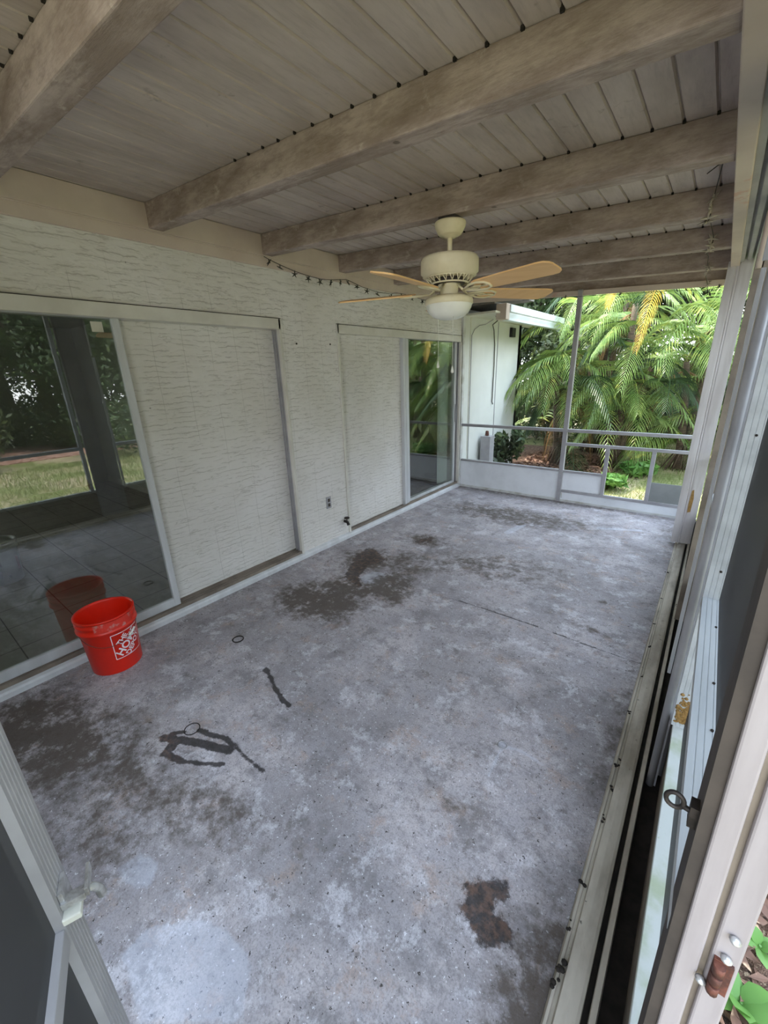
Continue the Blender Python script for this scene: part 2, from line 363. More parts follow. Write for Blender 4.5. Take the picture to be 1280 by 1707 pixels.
# ---- floor slab, with a stain attribute (stains and wide darker areas)
STA = dict(
 wet=[([(1.016,.509),(1.086,.544),(1.164,.585),(1.222,.612),(1.343,.662)],.021),([(1.02,.513),(1.023,.54),(1.066,.589)],.011),
      ([(1.116,.635),(1.19,.655),(1.265,.685),(1.338,.69)],.013),([(1.338,.69),(1.457,.686),(1.553,.692)],.006),([(1.548,.692),(1.556,.692)],.012),
      ([(1.093,.512),(1.112,.475)],.024),([(1.112,.475),(1.209,.494)],.016),([(1.209,.494),(1.291,.54),(1.383,.601)],.010),
      ([(1.018,1.106),(1.04,1.10)],.018),([(1.04,1.10),(1.103,1.081),(1.203,1.037)],.011),([(1.203,1.037),(1.284,1.014),(1.353,1.007)],.013),
      ([(1.377,4.293),(1.36,4.25)],.03),([(.739,3.308),(.70,3.22)],.035),([(.80,3.27),(.74,3.40)],.02)],
 wetpoly=[[(2.468,.846),(2.502,.89),(2.553,.922),(2.59,.924),(2.599,.893),(2.571,.856),(2.585,.837),(2.645,.831),(2.647,.793),(2.614,.759),(2.574,.74),(2.531,.746),(2.498,.777)],
      [(.389,2.66),(.37,2.83),(.50,2.80),(.68,2.70),(.70,2.60),(.62,2.52),(.66,2.42),(.69,2.33),(.84,2.18),(.744,2.193),(.60,2.23),(.495,2.428),(.42,2.55)]],
 brown=[((.70,1.84),.34,.24,.2,.95),((.80,2.12),.35,.2,.3,.7),((1.02,2.344),.2,.3,.4,.75),((.55,2.6),.3,.25,.2,.7),((.9,2.75),.35,.3,0,.5),((.55,.15),.6,.24,.4,.75),((.35,.05),.35,.3,0,.75),((1.0,.25),.5,.2,.3,.5),((1.45,.42),.5,.16,.3,.42),((1.25,.12),.3,.2,.3,.45),((2.463,2.622),.14,.05,0,.6),
      ((2.472,3.035),.06,.05,0,.5),((2.75,.72),.12,.32,0,.62),((2.52,.82),.16,.14,0,.35),((1.9,2.0),.7,.5,.3,.2),((1.2,4.5),.9,.3,.1,.6),((1.5,3.1),.8,.35,.2,.42),((.75,3.3),.25,.15,.2,.6),((2.2,1.23),.05,.05,0,.4),((2.75,1.9),.06,.8,0,.35),
      ((2.74,4.9),.15,.6,0,.35),((1.4,5.3),1.6,.1,0,.4),((2.30,1.05),.18,.1,.3,.3),((1.6,.35),.5,.18,.4,.22),((.35,1.6),.25,.3,0,.25),((1.2,1.5),.3,.2,.5,.2)],
 light=[([(1.842,.256),(1.918,.284),(2.011,.299),(2.071,.273),(2.139,.204),(1.914,.032),(1.721,.057),(1.719,.141)],),([(1.459,.14),(1.462,.218),(1.566,.239),(1.613,.186),(1.533,.142)],),
      ([(.715,2.301),(.729,2.445),(.834,2.483),(.943,2.394),(.94,2.268),(.849,2.205)],)],
 lightline=[([(2.352,1.44),(2.434,1.461),(2.532,1.451)],.008),([(2.352,1.44),(2.358,1.341),(2.363,1.266)],.006),([(2.35,1.44),(2.353,1.441)],.02),([(1.35,3.95),(1.40,4.25)],.04),([(2.1,4.6),(2.45,4.75)],.03)])
def seg_d(P, a, b):
    a, b = np.array(a), np.array(b); d = b-a; L = max((d*d).sum(), 1e-9)
    t = np.clip(((P-a)@d)/L, 0, 1); return np.hypot(*((P-a-t[:, None]*d).T))
def inside(P, poly):
    r = np.zeros(len(P), bool); n = len(poly)
    for i in range(n):
        (x1, y1), (x2, y2) = poly[i], poly[(i+1) % n]
        if y1 == y2: continue
        c = ((y1 > P[:, 1]) != (y2 > P[:, 1])) & (P[:, 0] < (x2-x1)*(P[:, 1]-y1)/(y2-y1)+x1); r ^= c
    return r
def poly_sd(P, poly):
    d = np.min([seg_d(P, poly[i], poly[(i+1) % len(poly)]) for i in range(len(poly))], axis=0)
    return np.where(inside(P, poly), -d, d)
def build_floor():
    x0, x1, y0, y1, st = -.02, 2.772, -.6, 5.40, .008
    nx, ny = int((x1-x0)/st)+1, int((y1-y0)/st)+1
    X, Y = np.meshgrid(np.linspace(x0, x1, nx), np.linspace(y0, y1, ny)); P = np.stack([X.ravel(), Y.ravel()], 1)
    C = np.zeros((len(P), 4)); C[:, 3] = 1
    def region(pts, pad):
        q = np.array(pts); return np.where((P[:, 0] > q[:, 0].min()-pad) & (P[:, 0] < q[:, 0].max()+pad) & (P[:, 1] > q[:, 1].min()-pad) & (P[:, 1] < q[:, 1].max()+pad))[0]
    def put(ch, idx, sd, soft):
        C[idx, ch] = np.maximum(C[idx, ch], np.clip(.5-sd/(2*soft), 0, 1))
    for pts, wd in STA['wet']:
        idx = region(pts, .1)
        sd = np.min([seg_d(P[idx], pts[i], pts[i+1]) for i in range(len(pts)-1)], axis=0)-wd; put(0, idx, sd, .02)
    for pts in STA['wetpoly']:
        idx = region(pts, .1); put(0, idx, poly_sd(P[idx], pts), .045)
    for pts, in STA['light']:
        idx = region(pts, .1); put(2, idx, poly_sd(P[idx], pts), .04)
    # the pale scab inside the big black stain stays dry
    idx = region(STA['light'][2][0], .05); s_ = poly_sd(P[idx], STA['light'][2][0]); C[idx, 0] *= np.clip(.5+s_/.05, 0, 1)
    for pts, wd in STA['lightline']:
        idx = region(pts, .1); sd = np.min([seg_d(P[idx], pts[i], pts[i+1]) for i in range(len(pts)-1)], axis=0)-wd; put(2, idx, sd, .02)
    for (cx, cy), rx, ry, rot, amp in STA['brown']:
        dx, dy = P[:, 0]-cx, P[:, 1]-cy; c, s_ = math.cos(rot), math.sin(rot)
        q = ((dx*c+dy*s_)/rx)**2+((-dx*s_+dy*c)/ry)**2; C[:, 1] = np.maximum(C[:, 1], amp*np.exp(-q*.8))
    Z = np.zeros(len(P))
    # saw-cut joint
    jy = 2.45+.012*np.sin(P[:, 0]*4); dj = np.abs(P[:, 1]-jy); k = (dj < .006) & (P[:, 0] > 1.5); Z[k] = -.004; C[k, 0] = np.maximum(C[k, 0], .62)
    k = (dj < .004) & (P[:, 0] <= 1.5) & (P[:, 0] > .9); C[k, 0] = np.maximum(C[k, 0], .35)
    me = bpy.data.meshes.new('floor')
    idx = np.arange(nx*ny).reshape(ny, nx); F = np.stack([idx[:-1, :-1], idx[:-1, 1:], idx[1:, 1:], idx[1:, :-1]], -1).reshape(-1, 4)
    me.vertices.add(len(P)); me.vertices.foreach_set('co', np.column_stack([P, Z]).ravel())
    me.loops.add(F.size); me.loops.foreach_set('vertex_index', F.ravel()); me.polygons.add(len(F)); me.polygons.foreach_set('loop_start', np.arange(0, F.size, 4)); me.update(calc_edges=True)
    a = me.color_attributes.new('stain', 'FLOAT_COLOR', 'POINT'); a.data.foreach_set('color', C.ravel().astype(np.float32))
    me.materials.append(M['concrete']); o = bpy.data.objects.new('floor', me); COL.objects.link(o); o['kind'] = 'structure'
    ORIG[o] = Vector((0, 0, 0))
    MB().box(-.02, 2.76, -.6, 5.5, -.2, -.006).build('slab_edge', 'concrete', o)
build_floor()

# ---- ceiling: tongue-and-groove boards with open V grooves, following the roof slope
def build_ceiling():
    b = MB(); g = []; x = -.15; pitch = .1016; xs = [1.257+pitch*k for k in range(-14, 20)]
    prof = [(-.2, ZC(-.2))]
    for q in xs: prof += [(q-.006, ZC(q)), (q-.001, ZC(q)+.012), (q+.001, ZC(q)+.012), (q+.006, ZC(q))]
    prof.append((3.25, ZC(3.25)))
    prof += [(3.25, ZC(3.25)+.05), (-.2, ZC(-.2)+.05)]
    n = len(prof); vs = [(a, -.7, c) for a, c in prof]+[(a, 5.75, c) for a, c in prof]
    fs = [(i, n+i, n+(i+1) % n, (i+1) % n) for i in range(n)]
    b.add(vs, fs); b.f += [tuple(range(n)), tuple(reversed(range(n, 2*n)))]; b.smooth += [False]*2
    ce = b.build('ceiling', 'plank', kind='structure'); g = MB()
    for i in range(7):
        y = .579+.804*i if i < 6 else 5.395
        for q in xs:
            if .9 < q < 2.74: g.box(q-.005, q+.005, y-.008, y, ZC(q)-.006, ZC(q)+.004)
    g.build('board_gap_shade', 'track_dark', ce, kind='stuff'); return ce  # near-black blocks imitate the shade in groove ends at the beams
build_ceiling()

# ---- house wall with two door openings
D1B, D1T, D2A, D2B_, = 2.30, 2.045, 2.945, 5.335
wl = MB()
wl.box(-.2, 0, -.7, 5.40, 2.05, 2.75)
wl.box(-.2, 0, D1B, D2A, 0, 2.05); wl.box(-.2, 0, D2B_, 5.40, 0, 2.05)
wl.box(-.2, 0, -.7, D2B_, -.2, .045); wl.box(-.2, 0, -.7, -.6, 0, 2.05)
wall_left = wl.build('wall_left', 'wall', kind='structure')
MB().box(-.2, 1.7, -.85, -.72, -.2, 2.75).box(1.7, 2.75, -.85, -.72, -.2, .7).build('wall_front_light_block', 'wall', kind='structure')  # unseen near end wall, added and sized to shade the beam faces
# ledger and lower trim
MB().box(0, .035, -.7, 5.40, 2.497, 2.632).box(0, .03, -.7, 5.40, 2.49, 2.497).build('trim_1', 'ledger', kind='structure', bevel=.003)
MB().box(0, .022, -.7, 5.40, 2.428, 2.492).build('trim_2', 'ledger', kind='structure', bevel=.003)
MB().extr([(0, 0), (.038, 0), (.038, .03), (.03, .042), (0, .05)], (0, -.6, 0), (0, 1, 0), (1, 0, 0), (0, 0, 1), 5.94).build('trim_3', 'white_metal', kind='structure')

def sliding_door(name, y0, y1, y_gl0, y_gl1, py0, py1, xg, xp, zb, label_glass):
    r = empty(name, (0, y0, 0), kind='structure')
    f = MB()
    f.box(-.14, .012, y0, y1, 2.04, 2.052)          # thin top edge
    f.box(-.10, .014, y0, y1, 2.006, 2.082)         # header band
    for ys, sgn in ((y1, -1), (y0, 1)):
        a, b_ = sorted((ys, ys+sgn*.016)); f.box(-.02, .014, a-.004, b_+.004, .045, 2.082)
    f.build('header_frame', 'trim_pale', r, bevel=.002)
    MB().box(.0, .0155, y0-.003, y1+.004, 2.0825, 2.086).build('top_gap', 'dark_gasket', r)
    rv = MB()
    for a, b_ in ((y1-.008, y1), (y0, y0+.008)):
        for k in range(4): rv.box(-.105+k*.026, -.105+k*.026+.020, a, b_, .05, 2.01)
    rv.build('side_channel', 'grey_metal', r)
    t = MB()
    for xx, wd, hh in ((-.105, .012, .03), (-.07, .006, .022), (-.035, .006, .022), (-.004, .010, .03)): t.box(xx, xx+wd, y0, y1, .045, .045+hh)
    t.build('sill_track', 'brown_metal', r)
    MB().box(-.13, 0, y0, y1, .04, .05).build('sill_channel', 'track_dark', r)
    if py1 > py0:
        p = MB().box(xp-.03, xp, py0, py1, .07, 2.02); p.build('fixed_panel', 'wall', r)
    # glass leaf
    g = empty('glass_leaf', (xg, y_gl0, .05)); g.parent = r; g.location = Vector((xg, y_gl0, .05))-Vector((0, y0, 0))
    MB().box(xg-.004, xg+.003, y_gl0+.02, y_gl1-.02, zb+.04, 2.02).build('pane', 'glass', g)
    fr = MB(); st = .042
    fr.box(xg-.016, xg+.016, y_gl1-st, y_gl1, .06, 2.03); fr.box(xg-.016, xg+.016, y_gl0, y_gl0+st, .06, 2.03)
    fr.box(xg-.015, xg+.015, y_gl0, y_gl1, .055, zb+.05); fr.box(xg-.015, xg+.015, y_gl0, y_gl1, 2.005, 2.04)
    fr.build('leaf_frame', 'white_metal', g, bevel=.002)
    return r, g
d1, g1 = sliding_door('door_1', -.6, D1B, -.58, 1.135, 1.12, D1B-.005, -.055, -.098, .075, '')
# door sticker in the top corner of the glass
MB().box(-.051, -.0495, .985, 1.045, 1.93, 1.985).build('sticker', 'trim', g1)
d2, g2 = sliding_door('door_2', D2A, D2B_, 4.11, 5.30, D2A+.005, 4.02, -.055, -.045, .045, '')
st = MB(); st.box(-.045, .0, 3.99, 4.035, .05, 2.02); st.box(-.03, -.012, 4.055, 4.095, .05, 2.02); st.build('meeting_stile', 'white_metal', d2, bevel=.002)
st = MB(); st.box(-.036, -.03, 5.27, 5.285, .95, 1.2); st.tube([(-.03, 5.28, .97), (-.015, 5.28, 1.0), (-.015, 5.28, 1.15), (-.03, 5.28, 1.18)], .006, 6); st.build('pull_handle', 'grey_metal', d2)

# ---- interior beyond the glass
it = MB(); it.box(-5.2, -.2, -3, 2.45, -.05, .03); fi = it.build('floor_interior', 'tile', kind='structure')
MB().box(-5.2, -.2, 2.55, 7.4, -.05, .03).build('floor_bedroom', 'tile_brown', kind='structure')
w_ = MB(); w_.box(-5.3, -5.2, -3, -2.6, .03, 2.45); w_.box(-5.3, -5.2, -1.0, 7.4, .03, 2.45); w_.box(-5.3, -5.2, -2.6, -1.0, .03, .9); w_.box(-5.3, -5.2, -2.6, -1.0, 2.1, 2.45)  # unseen opening left in the back wall, put in to let sky light inside
w_.build('wall_interior_back', 'interior', kind='structure')
MB().box(-5.2, -.9, 2.45, 2.55, .03, 2.45).build('wall_interior_side', 'interior', kind='structure')
MB().box(-5.3, -.2, 7.3, 7.4, .03, 2.45).box(-5.3, -.2, -3.1, -3, .03, 2.45).build('wall_interior_end', 'interior', kind='structure')
MB().box(-5.3, -.2, -3.1, 7.4, 2.45, 2.55).build('ceiling_interior', 'interior', kind='structure')
MB().box(-5.2, -.9, 2.435, 2.45, .03, .12).build('baseboard_interior', 'trim', kind='structure')
MB().box(-.22, -.2, -3.1, 7.4, -.2, .03).box(-.21, -.2, -3.1, -.7, .0, 2.75).box(-.21, -.2, 5.40, 7.4, .0, 2.5).build('wall_interior_front', 'interior', kind='structure')
MB().box(-5.6, 0, -3.4, 8.0, 2.75, 2.8).build('roof_house', 'roofing', kind='structure')

# ---- beams
bm = MB()
x0, x1 = .0, 2.752
bm.extr([(0, 0), (0, BD), (BW, BD), (BW, 0)], (x0, 0, ZC(x0)-BD-ZC(0)), (x1-x0, 0, -.057*(x1-x0)), (0, 1, 0), (0, 0, 1), 1)
BNAMES = ['directly over the doorway, out beyond the first one in view', 'in the upper left corner, closest of the beams', 'next after the corner beam, widest across the picture', 'that carries the ceiling fan mount',
          'just behind the fan rod', 'fourth from the far screen wall end, plain grey', 'last but one before the far screen wall', 'over the top of the far screen wall']
beam0 = bm.build('ceiling_beam', 'beam', bevel=.006)
lab = {0: 'weathered grey-brown timber ceiling beam at the upper left corner, nearest of the row',
       1: 'weathered timber ceiling beam crossing the middle of the ceiling, second of the row from the near end',
       2: 'painted timber ceiling beam that the cream ceiling fan hangs from',
       3: 'painted timber ceiling beam directly behind the fan rod, with stains on its face',
       4: 'painted timber ceiling beam between the one behind the fan rod and the last two',
       5: 'painted timber ceiling beam next to last before the far screen wall',
       6: 'painted timber ceiling beam resting over the far screen wall opening'}
for i in range(7):
    o = beam0 if i == 0 else beam0.copy()
    if i: COL.objects.link(o)
    o.location = (0, .579+.804*i if i < 6 else 5.395, ZC(0))
    setp(o, lab[i], 'beam', 'timber beams across the porch ceiling')

# ---- header beam along the outer side
MB().box(2.752, 2.806, -.6, 5.50, 2.335, 2.478).build('trim_4', 'ledger', kind='structure', bevel=.004)
hc = MB()
for a, b_, z in ((2.806, 2.83, 2.36), (2.83, 2.845, 2.40), (2.845, 2.87, 2.37), (2.87, 2.885, 2.41), (2.885, 2.98, 2.36)): hc.box(a, b_, .48, 5.45, z, 2.46)
hc.build('trim_5', 'grey_metal', kind='structure')

# ---- right hand screened wall
wr = empty('wall_right', (2.95, 1.5, 0), kind='structure')
t = MB()
t.extr([(0, 0), (.006, .014), (.013, .014), (.016, .006), (.024, .008), (.028, .026), (.05, .031), (.074, .029), (.082, .024), (.084, 0)], (2.772, .5, -.002), (0, 1, 0), (1, 0, 0), (0, 0, 1), 4.87)
t.extr([(0, 0), (.002, .04), (.016, .04), (.02, 0)], (2.871, .5, 0), (0, 1, 0), (1, 0, 0), (0, 0, 1), 4.87)
t.build('floor_track', 'track', wr)
MB().box(2.76, 2.96, .5, 5.4, -.2, -.003).build('track_bed', 'track_dark', wr)
dc = MB(); rd = random.Random(8)
for y in (.78, .93, 1.08, 1.35, 1.62, 1.66, 1.98, 2.3, 2.62, 2.9, 3.3, 3.8, .83, 1.5):
    x = rd.uniform(2.776, 2.795); r = rd.uniform(.006, .012)
    for k in range(4):
        xx, yy, rr = x+rd.gauss(0, r*.5), y+rd.gauss(0, r), r*rd.uniform(.4, .8); dc.lathe([(0, -rr*.4), (rr*.9, -rr*.2), (rr, .1*rr), (rr*.6, rr*.5), (0, rr*.6)], (xx, yy, .016), 7)
dc.build('dirt_clumps', 'track_dark', wr)
b1 = MB(); b1.box(2.944, 2.952, .52, 5.38, -.02, .352); b1.build('kick_panel', 'kick_brown', wr)
MB().box(2.955, 2.97, .52, 5.38, -.15, .352).build('outer_kick_panel', 'kick', wr)
c1 = MB(); c1.box(2.934, 2.982, .52, 5.36, .352, .38); c1.build('sill_cap', 'mossy', wr, bevel=.002)
def grooved(x0, x1, y0, y1, z0, z1, axis, face, n=4, g=.002):
    """bar with n shallow grooves along its length on one face ('top' of a y bar, 'near' of a z bar)"""
    b = MB(); wv = x1-x0; prof = [(0, 0)]
    prof = [(0, 0), (0, 1)]
    th = (z1-z0) if axis == 'y' else (y1-y0)
    p = [(0, 0), (wv, 0), (wv, th)]
    for k in range(n, 0, -1):
        c = wv*k/(n+1); p += [(c+g, th), (c, th-g*1.3), (c-g, th)]
    p.append((0, th))
    if axis == 'y': b.extr(p, (x0, y0, z0), (0, 1, 0), (1, 0, 0), (0, 0, 1), y1-y0)
    else: b.extr(p, (x0, y1, z0), (0, 0, 1), (1, 0, 0), (0, -1, 0), z1-z0)
    return b
cr = grooved(2.928, 2.978, .52, 1.57, .885, .92, 'y', 'top', 3, .0012); cr.build('chair_rail', 'rail_white', wr, bevel=0)
grooved(2.928, 2.978, 1.93, 4.5, .885, .92, 'y', 'top', 3, .0012).build('chair_rail', 'rail_white', wr)
grooved(2.928, 2.98, 1.565, 1.60, .38, 2.36, 'z', 'near', 3, .0012).build('mullion', 'rail_white', wr)
# screws on the mullion face and rail top
sc_ = MB()
for z in (1.45, 1.02, 1.75, 2.1): sc_.tube([(2.957, 1.5665, z), (2.957, 1.561, z)], .0035, 8)
for y in (1.38, .93, 1.1, .8): sc_.tube([(2.965, y, .918), (2.965, y, .923)], .003, 8)
sc_.build('screws', 'dark_steel', wr)
pb = MB(); pb.tube([(2.910, 1.625, .0), (2.910, 1.625, 2.36)], .0135, 14); pb.box(2.905, 2.93, 1.625, 1.69, .0, 2.36); pb.build('round_nosed_post', 'grey_metal', wr)
MB().box(2.912, 2.965, 1.69, 1.92, .0, 2.36).build('wide_mullion', 'grey_metal', wr)
MB().box(2.889, 2.902, 1.92, 1.945, .35, 1.93).box(2.886, 2.912, 1.92, 1.93, 1.95, 2.36).build('cover_strip', 'white_metal', wr, bevel=.002)
MB().box(2.882, 2.915, 2.98, 3.03, .05, 2.15).box(2.91, 2.96, 2.98, 3.06, .05, 2.36).build('channel_post', 'brown_metal', wr)
MB().tube([(2.897, 2.975, 2.08), (2.897, 2.972, 2.2), (2.893, 2.9, 2.36)], .013, 10).build('conduit', 'ledger', wr)
cp = MB(); cp.extr([(0, 0), (.05, 0), (.052, .004), (.058, .004), (.06, 0), (.066, 0), (.068, .004), (.074, .004), (.076, 0), (.152, 0), (.152, .09), (0, .09)], (2.737, 4.5, .035), (0, 0, 1), (1, 0, 0), (0, 1, 0), 2.34)
cp.build('corner_post', 'post_white', wr, bevel=.002)
sm = MB(); sm.add([(2.815, 4.4985, .34), (2.838, 4.4985, .35), (2.842, 4.4985, .48), (2.832, 4.4985, .56), (2.818, 4.4985, .55), (2.812, 4.4985, .42)], [(0, 1, 2, 3, 4, 5)]); sm.build('mud_smear', 'ochre', wr)
# mud dauber patch at the mullion foot: a lumpy crust
mud = MB(); rnd = random.Random(3)
for i in range(160):
    x = rnd.uniform(2.935, 2.976); z = .40+abs(rnd.gauss(0, .05)); r = rnd.uniform(.003, .008)
    mud.lathe([(0, -r), (r*.8, -r*.5), (r, 0), (r*.7, r*.6), (0, r)], (x, 1.5655, z), 6)
mud.build('mud_crust', 'ochre', wr)
MB().box(2.9705, 2.9715, .55, 1.565, .92, 2.36).build('insect_screen', 'screen_mid', wr)
MB().box(2.9665, 2.9675, .55, 1.565, .38, .885).build('lower_insect_screen', 'screen', wr)
MB().box(2.9705, 2.9715, 1.94, 4.5, .92, 2.36).build('insect_screen', 'screen', wr)
MB().box(2.9665, 2.9675, 1.94, 4.5, .38, .885).build('lower_insect_screen', 'screen', wr)
# ---- near door jamb
j = empty('door_jamb', (2.96, .5, 0), kind='structure'); j.name = 'trim_7'
MB().box(2.931, 2.945, .503, .56, .0, 2.36).build('gasket', 'dark_gasket', j)
jb = MB(); jb.box(2.945, 2.968, .497, .56, -.12, 2.36); jb.box(2.968, 2.975, .507, .56, -.12, 2.36); jb.box(2.975, 3.003, .497, .56, -.12, 2.36); jb.build('jamb_channel', 'jamb', j, bevel=.003)
MB().box(2.9675, 2.975, .505, .509, -.1, 2.36).build('groove', 'brown_metal', j)
hg = MB()
for k in range(3): hg.tube([(2.984, .489, .87+k*.02), (2.984, .489, .886+k*.02)], .0065, 10)
hg.box(2.978, 2.998, .493, .497, .868, .928); hg.build('broken_hinge', 'rust', j)
hs = MB()
for x, z in ((2.988, .935), (2.984, .862), (2.99, .975), (2.972, .87)): hs.lathe([(0, .0), (.005, .001), (.0065, .004), (.003, .007), (0, .008)], (x, .492, z), 10)
hs.build('screw_heads', 'bright_steel', j)
eb = MB(); c = Vector((2.906, .52, 1.12)); 
eb.tube([c+Vector((math.cos(a)*.0095, 0, math.sin(a)*.0115)) for a in [2*math.pi*k/20 for k in range(20)]], .003, 8, True)
eb.tube([(2.914, .52, 1.116), (2.932, .52, 1.112)], .0035, 8); eb.box(2.922, 2.934, .512, .53, 1.095, 1.128); eb.build('eye_bolt', 'dark_steel', j)
j.rotation_euler = (0, math.radians(-1.0), 0); j.location = (2.96+.013, .5, 0)

# ---- far screened wall
wf = empty('wall_back', (1.4, YF, 0), kind='structure')
MB().box(.0, 2.9, YF-.015, YF+.05, -.1, .028).build('bottom_sill', 'dirty_white', wf, bevel=.003)
MB().box(1.49, 2.88, YF-.012, YF+.02, .028, .128).build('lower_board', 'kick', wf)
MB().box(.03, 1.425, YF+.005, YF+.02, .028, .39).build('kick_panel', 'kick', wf)
fr = MB()
fr.box(.03, 1.425, YF-.012, YF+.03, .385, .412)
fr.box(.03, 1.425, YF-.015, YF+.03, .885, .922); fr.box(1.475, 2.88, YF-.015, YF+.03, .885, .922)
fr.build('horizontal_rails', 'grey_metal', wf, bevel=.002)
fr = MB(); fr.box(1.425, 1.475, YF-.02, YF+.035, .0, 2.45); fr.build('mullion', 'grey_metal', wf, bevel=.003)
fr = MB(); fr.box(0.0, .03, YF-.03, YF+.03, .028, 2.42); fr.build('wall_post', 'dirty_white', wf, bevel=.002)
hd = MB(); hd.extr([(0, 0), (.0, .05), (2.8, .05-.1596), (2.8, -.1596)], (0, YF-.005, 2.475), (0, 1, 0), (1, 0, 0), (0, 0, 1), .035); hd.build('head_strip', 'ledger', wf)
MB().add([(.03, YF+.016, .41), (1.43, YF+.016, .41), (1.43, YF+.016, 2.42), (.03, YF+.016, 2.46)], [(0, 1, 2, 3)]).build('insect_screen', 'screen_fine', wf)
MB().add([(1.47, YF+.016, .92), (2.88, YF+.016, .92), (2.88, YF+.016, 2.33), (1.47, YF+.016, 2.41)], [(0, 1, 2, 3)]).build('insect_screen', 'screen_fine', wf)
d3 = empty('door_3', (2.1, YF, .1), kind='structure')
q = MB(); q.box(1.475, 2.88, YF-.018, YF+.012, .722, .757); q.box(1.475, 2.88, YF-.018, YF+.012, .122, .156)
q.build('rails', 'grey_metal', d3, bevel=.002)
q = MB(); q.box(1.925, 1.968, YF-.02, YF+.012, .156, .722); q.build('stile', 'grey_metal', d3, bevel=.002)
q = MB(); q.box(2.39, 2.43, YF-.02, YF+.012, .156, .722); q.build('stile', 'grey_metal', d3, bevel=.002)
q = MB(); q.box(1.475, 1.925, YF-.016, YF+.012, .382, .41); q.build('short_rail', 'grey_metal', d3)
q = MB(); q.box(1.48, 1.925, YF, YF+.008, .156, .382); q.build('white_panel', 'kick', d3)
q = MB(); q.box(2.43, 2.88, YF, YF+.008, .156, .375); q.build('grey_panel', 'kick_grey', d3)

# ---- near screen door leaf, swung open to the left of the camera
dl = empty('door_4', (2.92, -.27, 0), kind='structure')
U = Vector((.937, -.35, 0)).normalized(); N = Vector((.35, .937, 0)).normalized(); Mc = Vector((2.239, -.012, 0))
def leafbox(a0, a1, t0, t1, z0, z1, b=None):
    b = b or MB(); P = lambda a, t_, z: Mc+U*a+N*t_+Vector((0, 0, z))
    return b.add([P(a0, t0, z0), P(a1, t0, z0), P(a1, t1, z0), P(a0, t1, z0), P(a0, t0, z1), P(a1, t0, z1), P(a1, t1, z1), P(a0, t1, z1)],
                 [(0, 3, 2, 1), (4, 5, 6, 7), (0, 1, 5, 4), (1, 2, 6, 5), (2, 3, 7, 6), (3, 0, 4, 7)])
def ribbed(a0, a1, z0, z1, n=5):
    p = [(a0, -.022), (a1, -.022), (a1, 0)]
    for k in range(n, 0, -1):
        c = a0+(a1-a0)*k/(n+1); p += [(c+.0018, 0), (c, -.003), (c-.0018, 0)]
    p.append((a0, 0)); b = MB(); b.extr(p, Mc+Vector((0, 0, z0)), (0, 0, 1), U, N, z1-z0); return b
ribbed(-.062, 0, .03, 2.02).build('lock_stile', 'grey_metal', dl)
ribbed(.68, .735, .03, 2.02).build('hinge_stile', 'grey_metal', dl)
leafbox(0.0, .70, -.022, -.002, .868, .90).build('mid_rail', 'grey_metal', dl, bevel=.0015)
leafbox(0.0, .70, -.022, -.002, .03, .10).build('bottom_rail', 'grey_metal', dl)
leafbox(0.0, .70, -.022, -.002, 1.96, 2.02).build('top_rail', 'grey_metal', dl)
leafbox(0.0, .70, -.014, -.013, .90, 1.96).build('upper_insect_screen', 'screen_dense', dl)
leafbox(0.0, .70, -.014, -.013, .10, .868).build('lower_insect_screen', 'screen_dense', dl)
lt = MB(); P = lambda a, t_, z: Mc+U*a+N*t_+Vector((0, 0, z))
leafbox(-.045, -.010, .0, .006, .915, .955, lt); leafbox(-.022, -.006, .0, .03, .926, .938, lt)
lt.tube([P(-.014, .008, .932), P(-.016, .028, .933), P(-.022, .036, .925), P(-.03, .04, .905), P(-.034, .04, .885)], [.005, .006, .006, .006, .007], 8)
leafbox(-.050, -.008, .030, .035, .928, .944, lt)
lt.build('push_latch', 'bright_steel', dl, bevel=.001)
lt = MB(); leafbox(-.02, .004, -.001, .022, .908, .920, lt); lt.build('latch_base', 'white_plastic', dl, bevel=.002)

# ================================================================== OUTSIDE GROUND AND HOUSE WING
MB().add([(-30, -30, -.125), (40, -30, -.125), (40, 45, -.125), (-30, 45, -.125)], [(0, 1, 2, 3)]).build('ground', 'lawn', kind='structure')
def bed(name, pts, mat, z):
    n = len(pts); b = MB(); b.add([(x, y, z) for x, y in pts]+[(x, y, z-.06) for x, y in pts], [tuple(range(n))]+[(i, n+i, n+(i+1) % n, (i+1) % n) for i in range(n)]); return b.build(name, mat, kind='structure')
bed('ground_palm_bed', [(-3, 5.5), (.4, 5.5), (1.1, 6.2), (1.5, 7.1), (1.7, 8.0), (2.0, 9.2), (1.0, 9.8), (-3, 9.8)], 'mulch', -.10)
bed('ground_side_bed', [(3.0, -1), (3.7, -1), (3.75, .5), (3.6, 1.6), (3.5, 3), (3.0, 3.5)], 'mulch', -.11)
bed('ground_tree_bed', [(10.2, -8), (13, -8), (13, 16), (10, 16), (9.6, 8), (9.9, 2)], 'redmulch', -.10)
wg = MB(); wg.box(-.15, -.004, 5.42, 7.5, -.15, 2.42); wg.box(-3, -.004, 7.4, 7.5, -.15, 2.42); wing = wg.build('wall_wing', 'smooth_wall', kind='structure')
MB().box(-.004, .004, 6.525, 6.54, -.1, 2.33).build('panel_joint', 'grey_metal', wing); MB().box(-.004, .004, 5.60, 5.612, -.1, 2.33).build('panel_joint', 'soffit', wing)
MB().box(-.1, .42, 5.45, 8.1, 2.335, 2.36).build('soffit_board', 'soffit', wing)
rf = empty('trim_6', (.45, 6.5, 2.3), kind='structure')
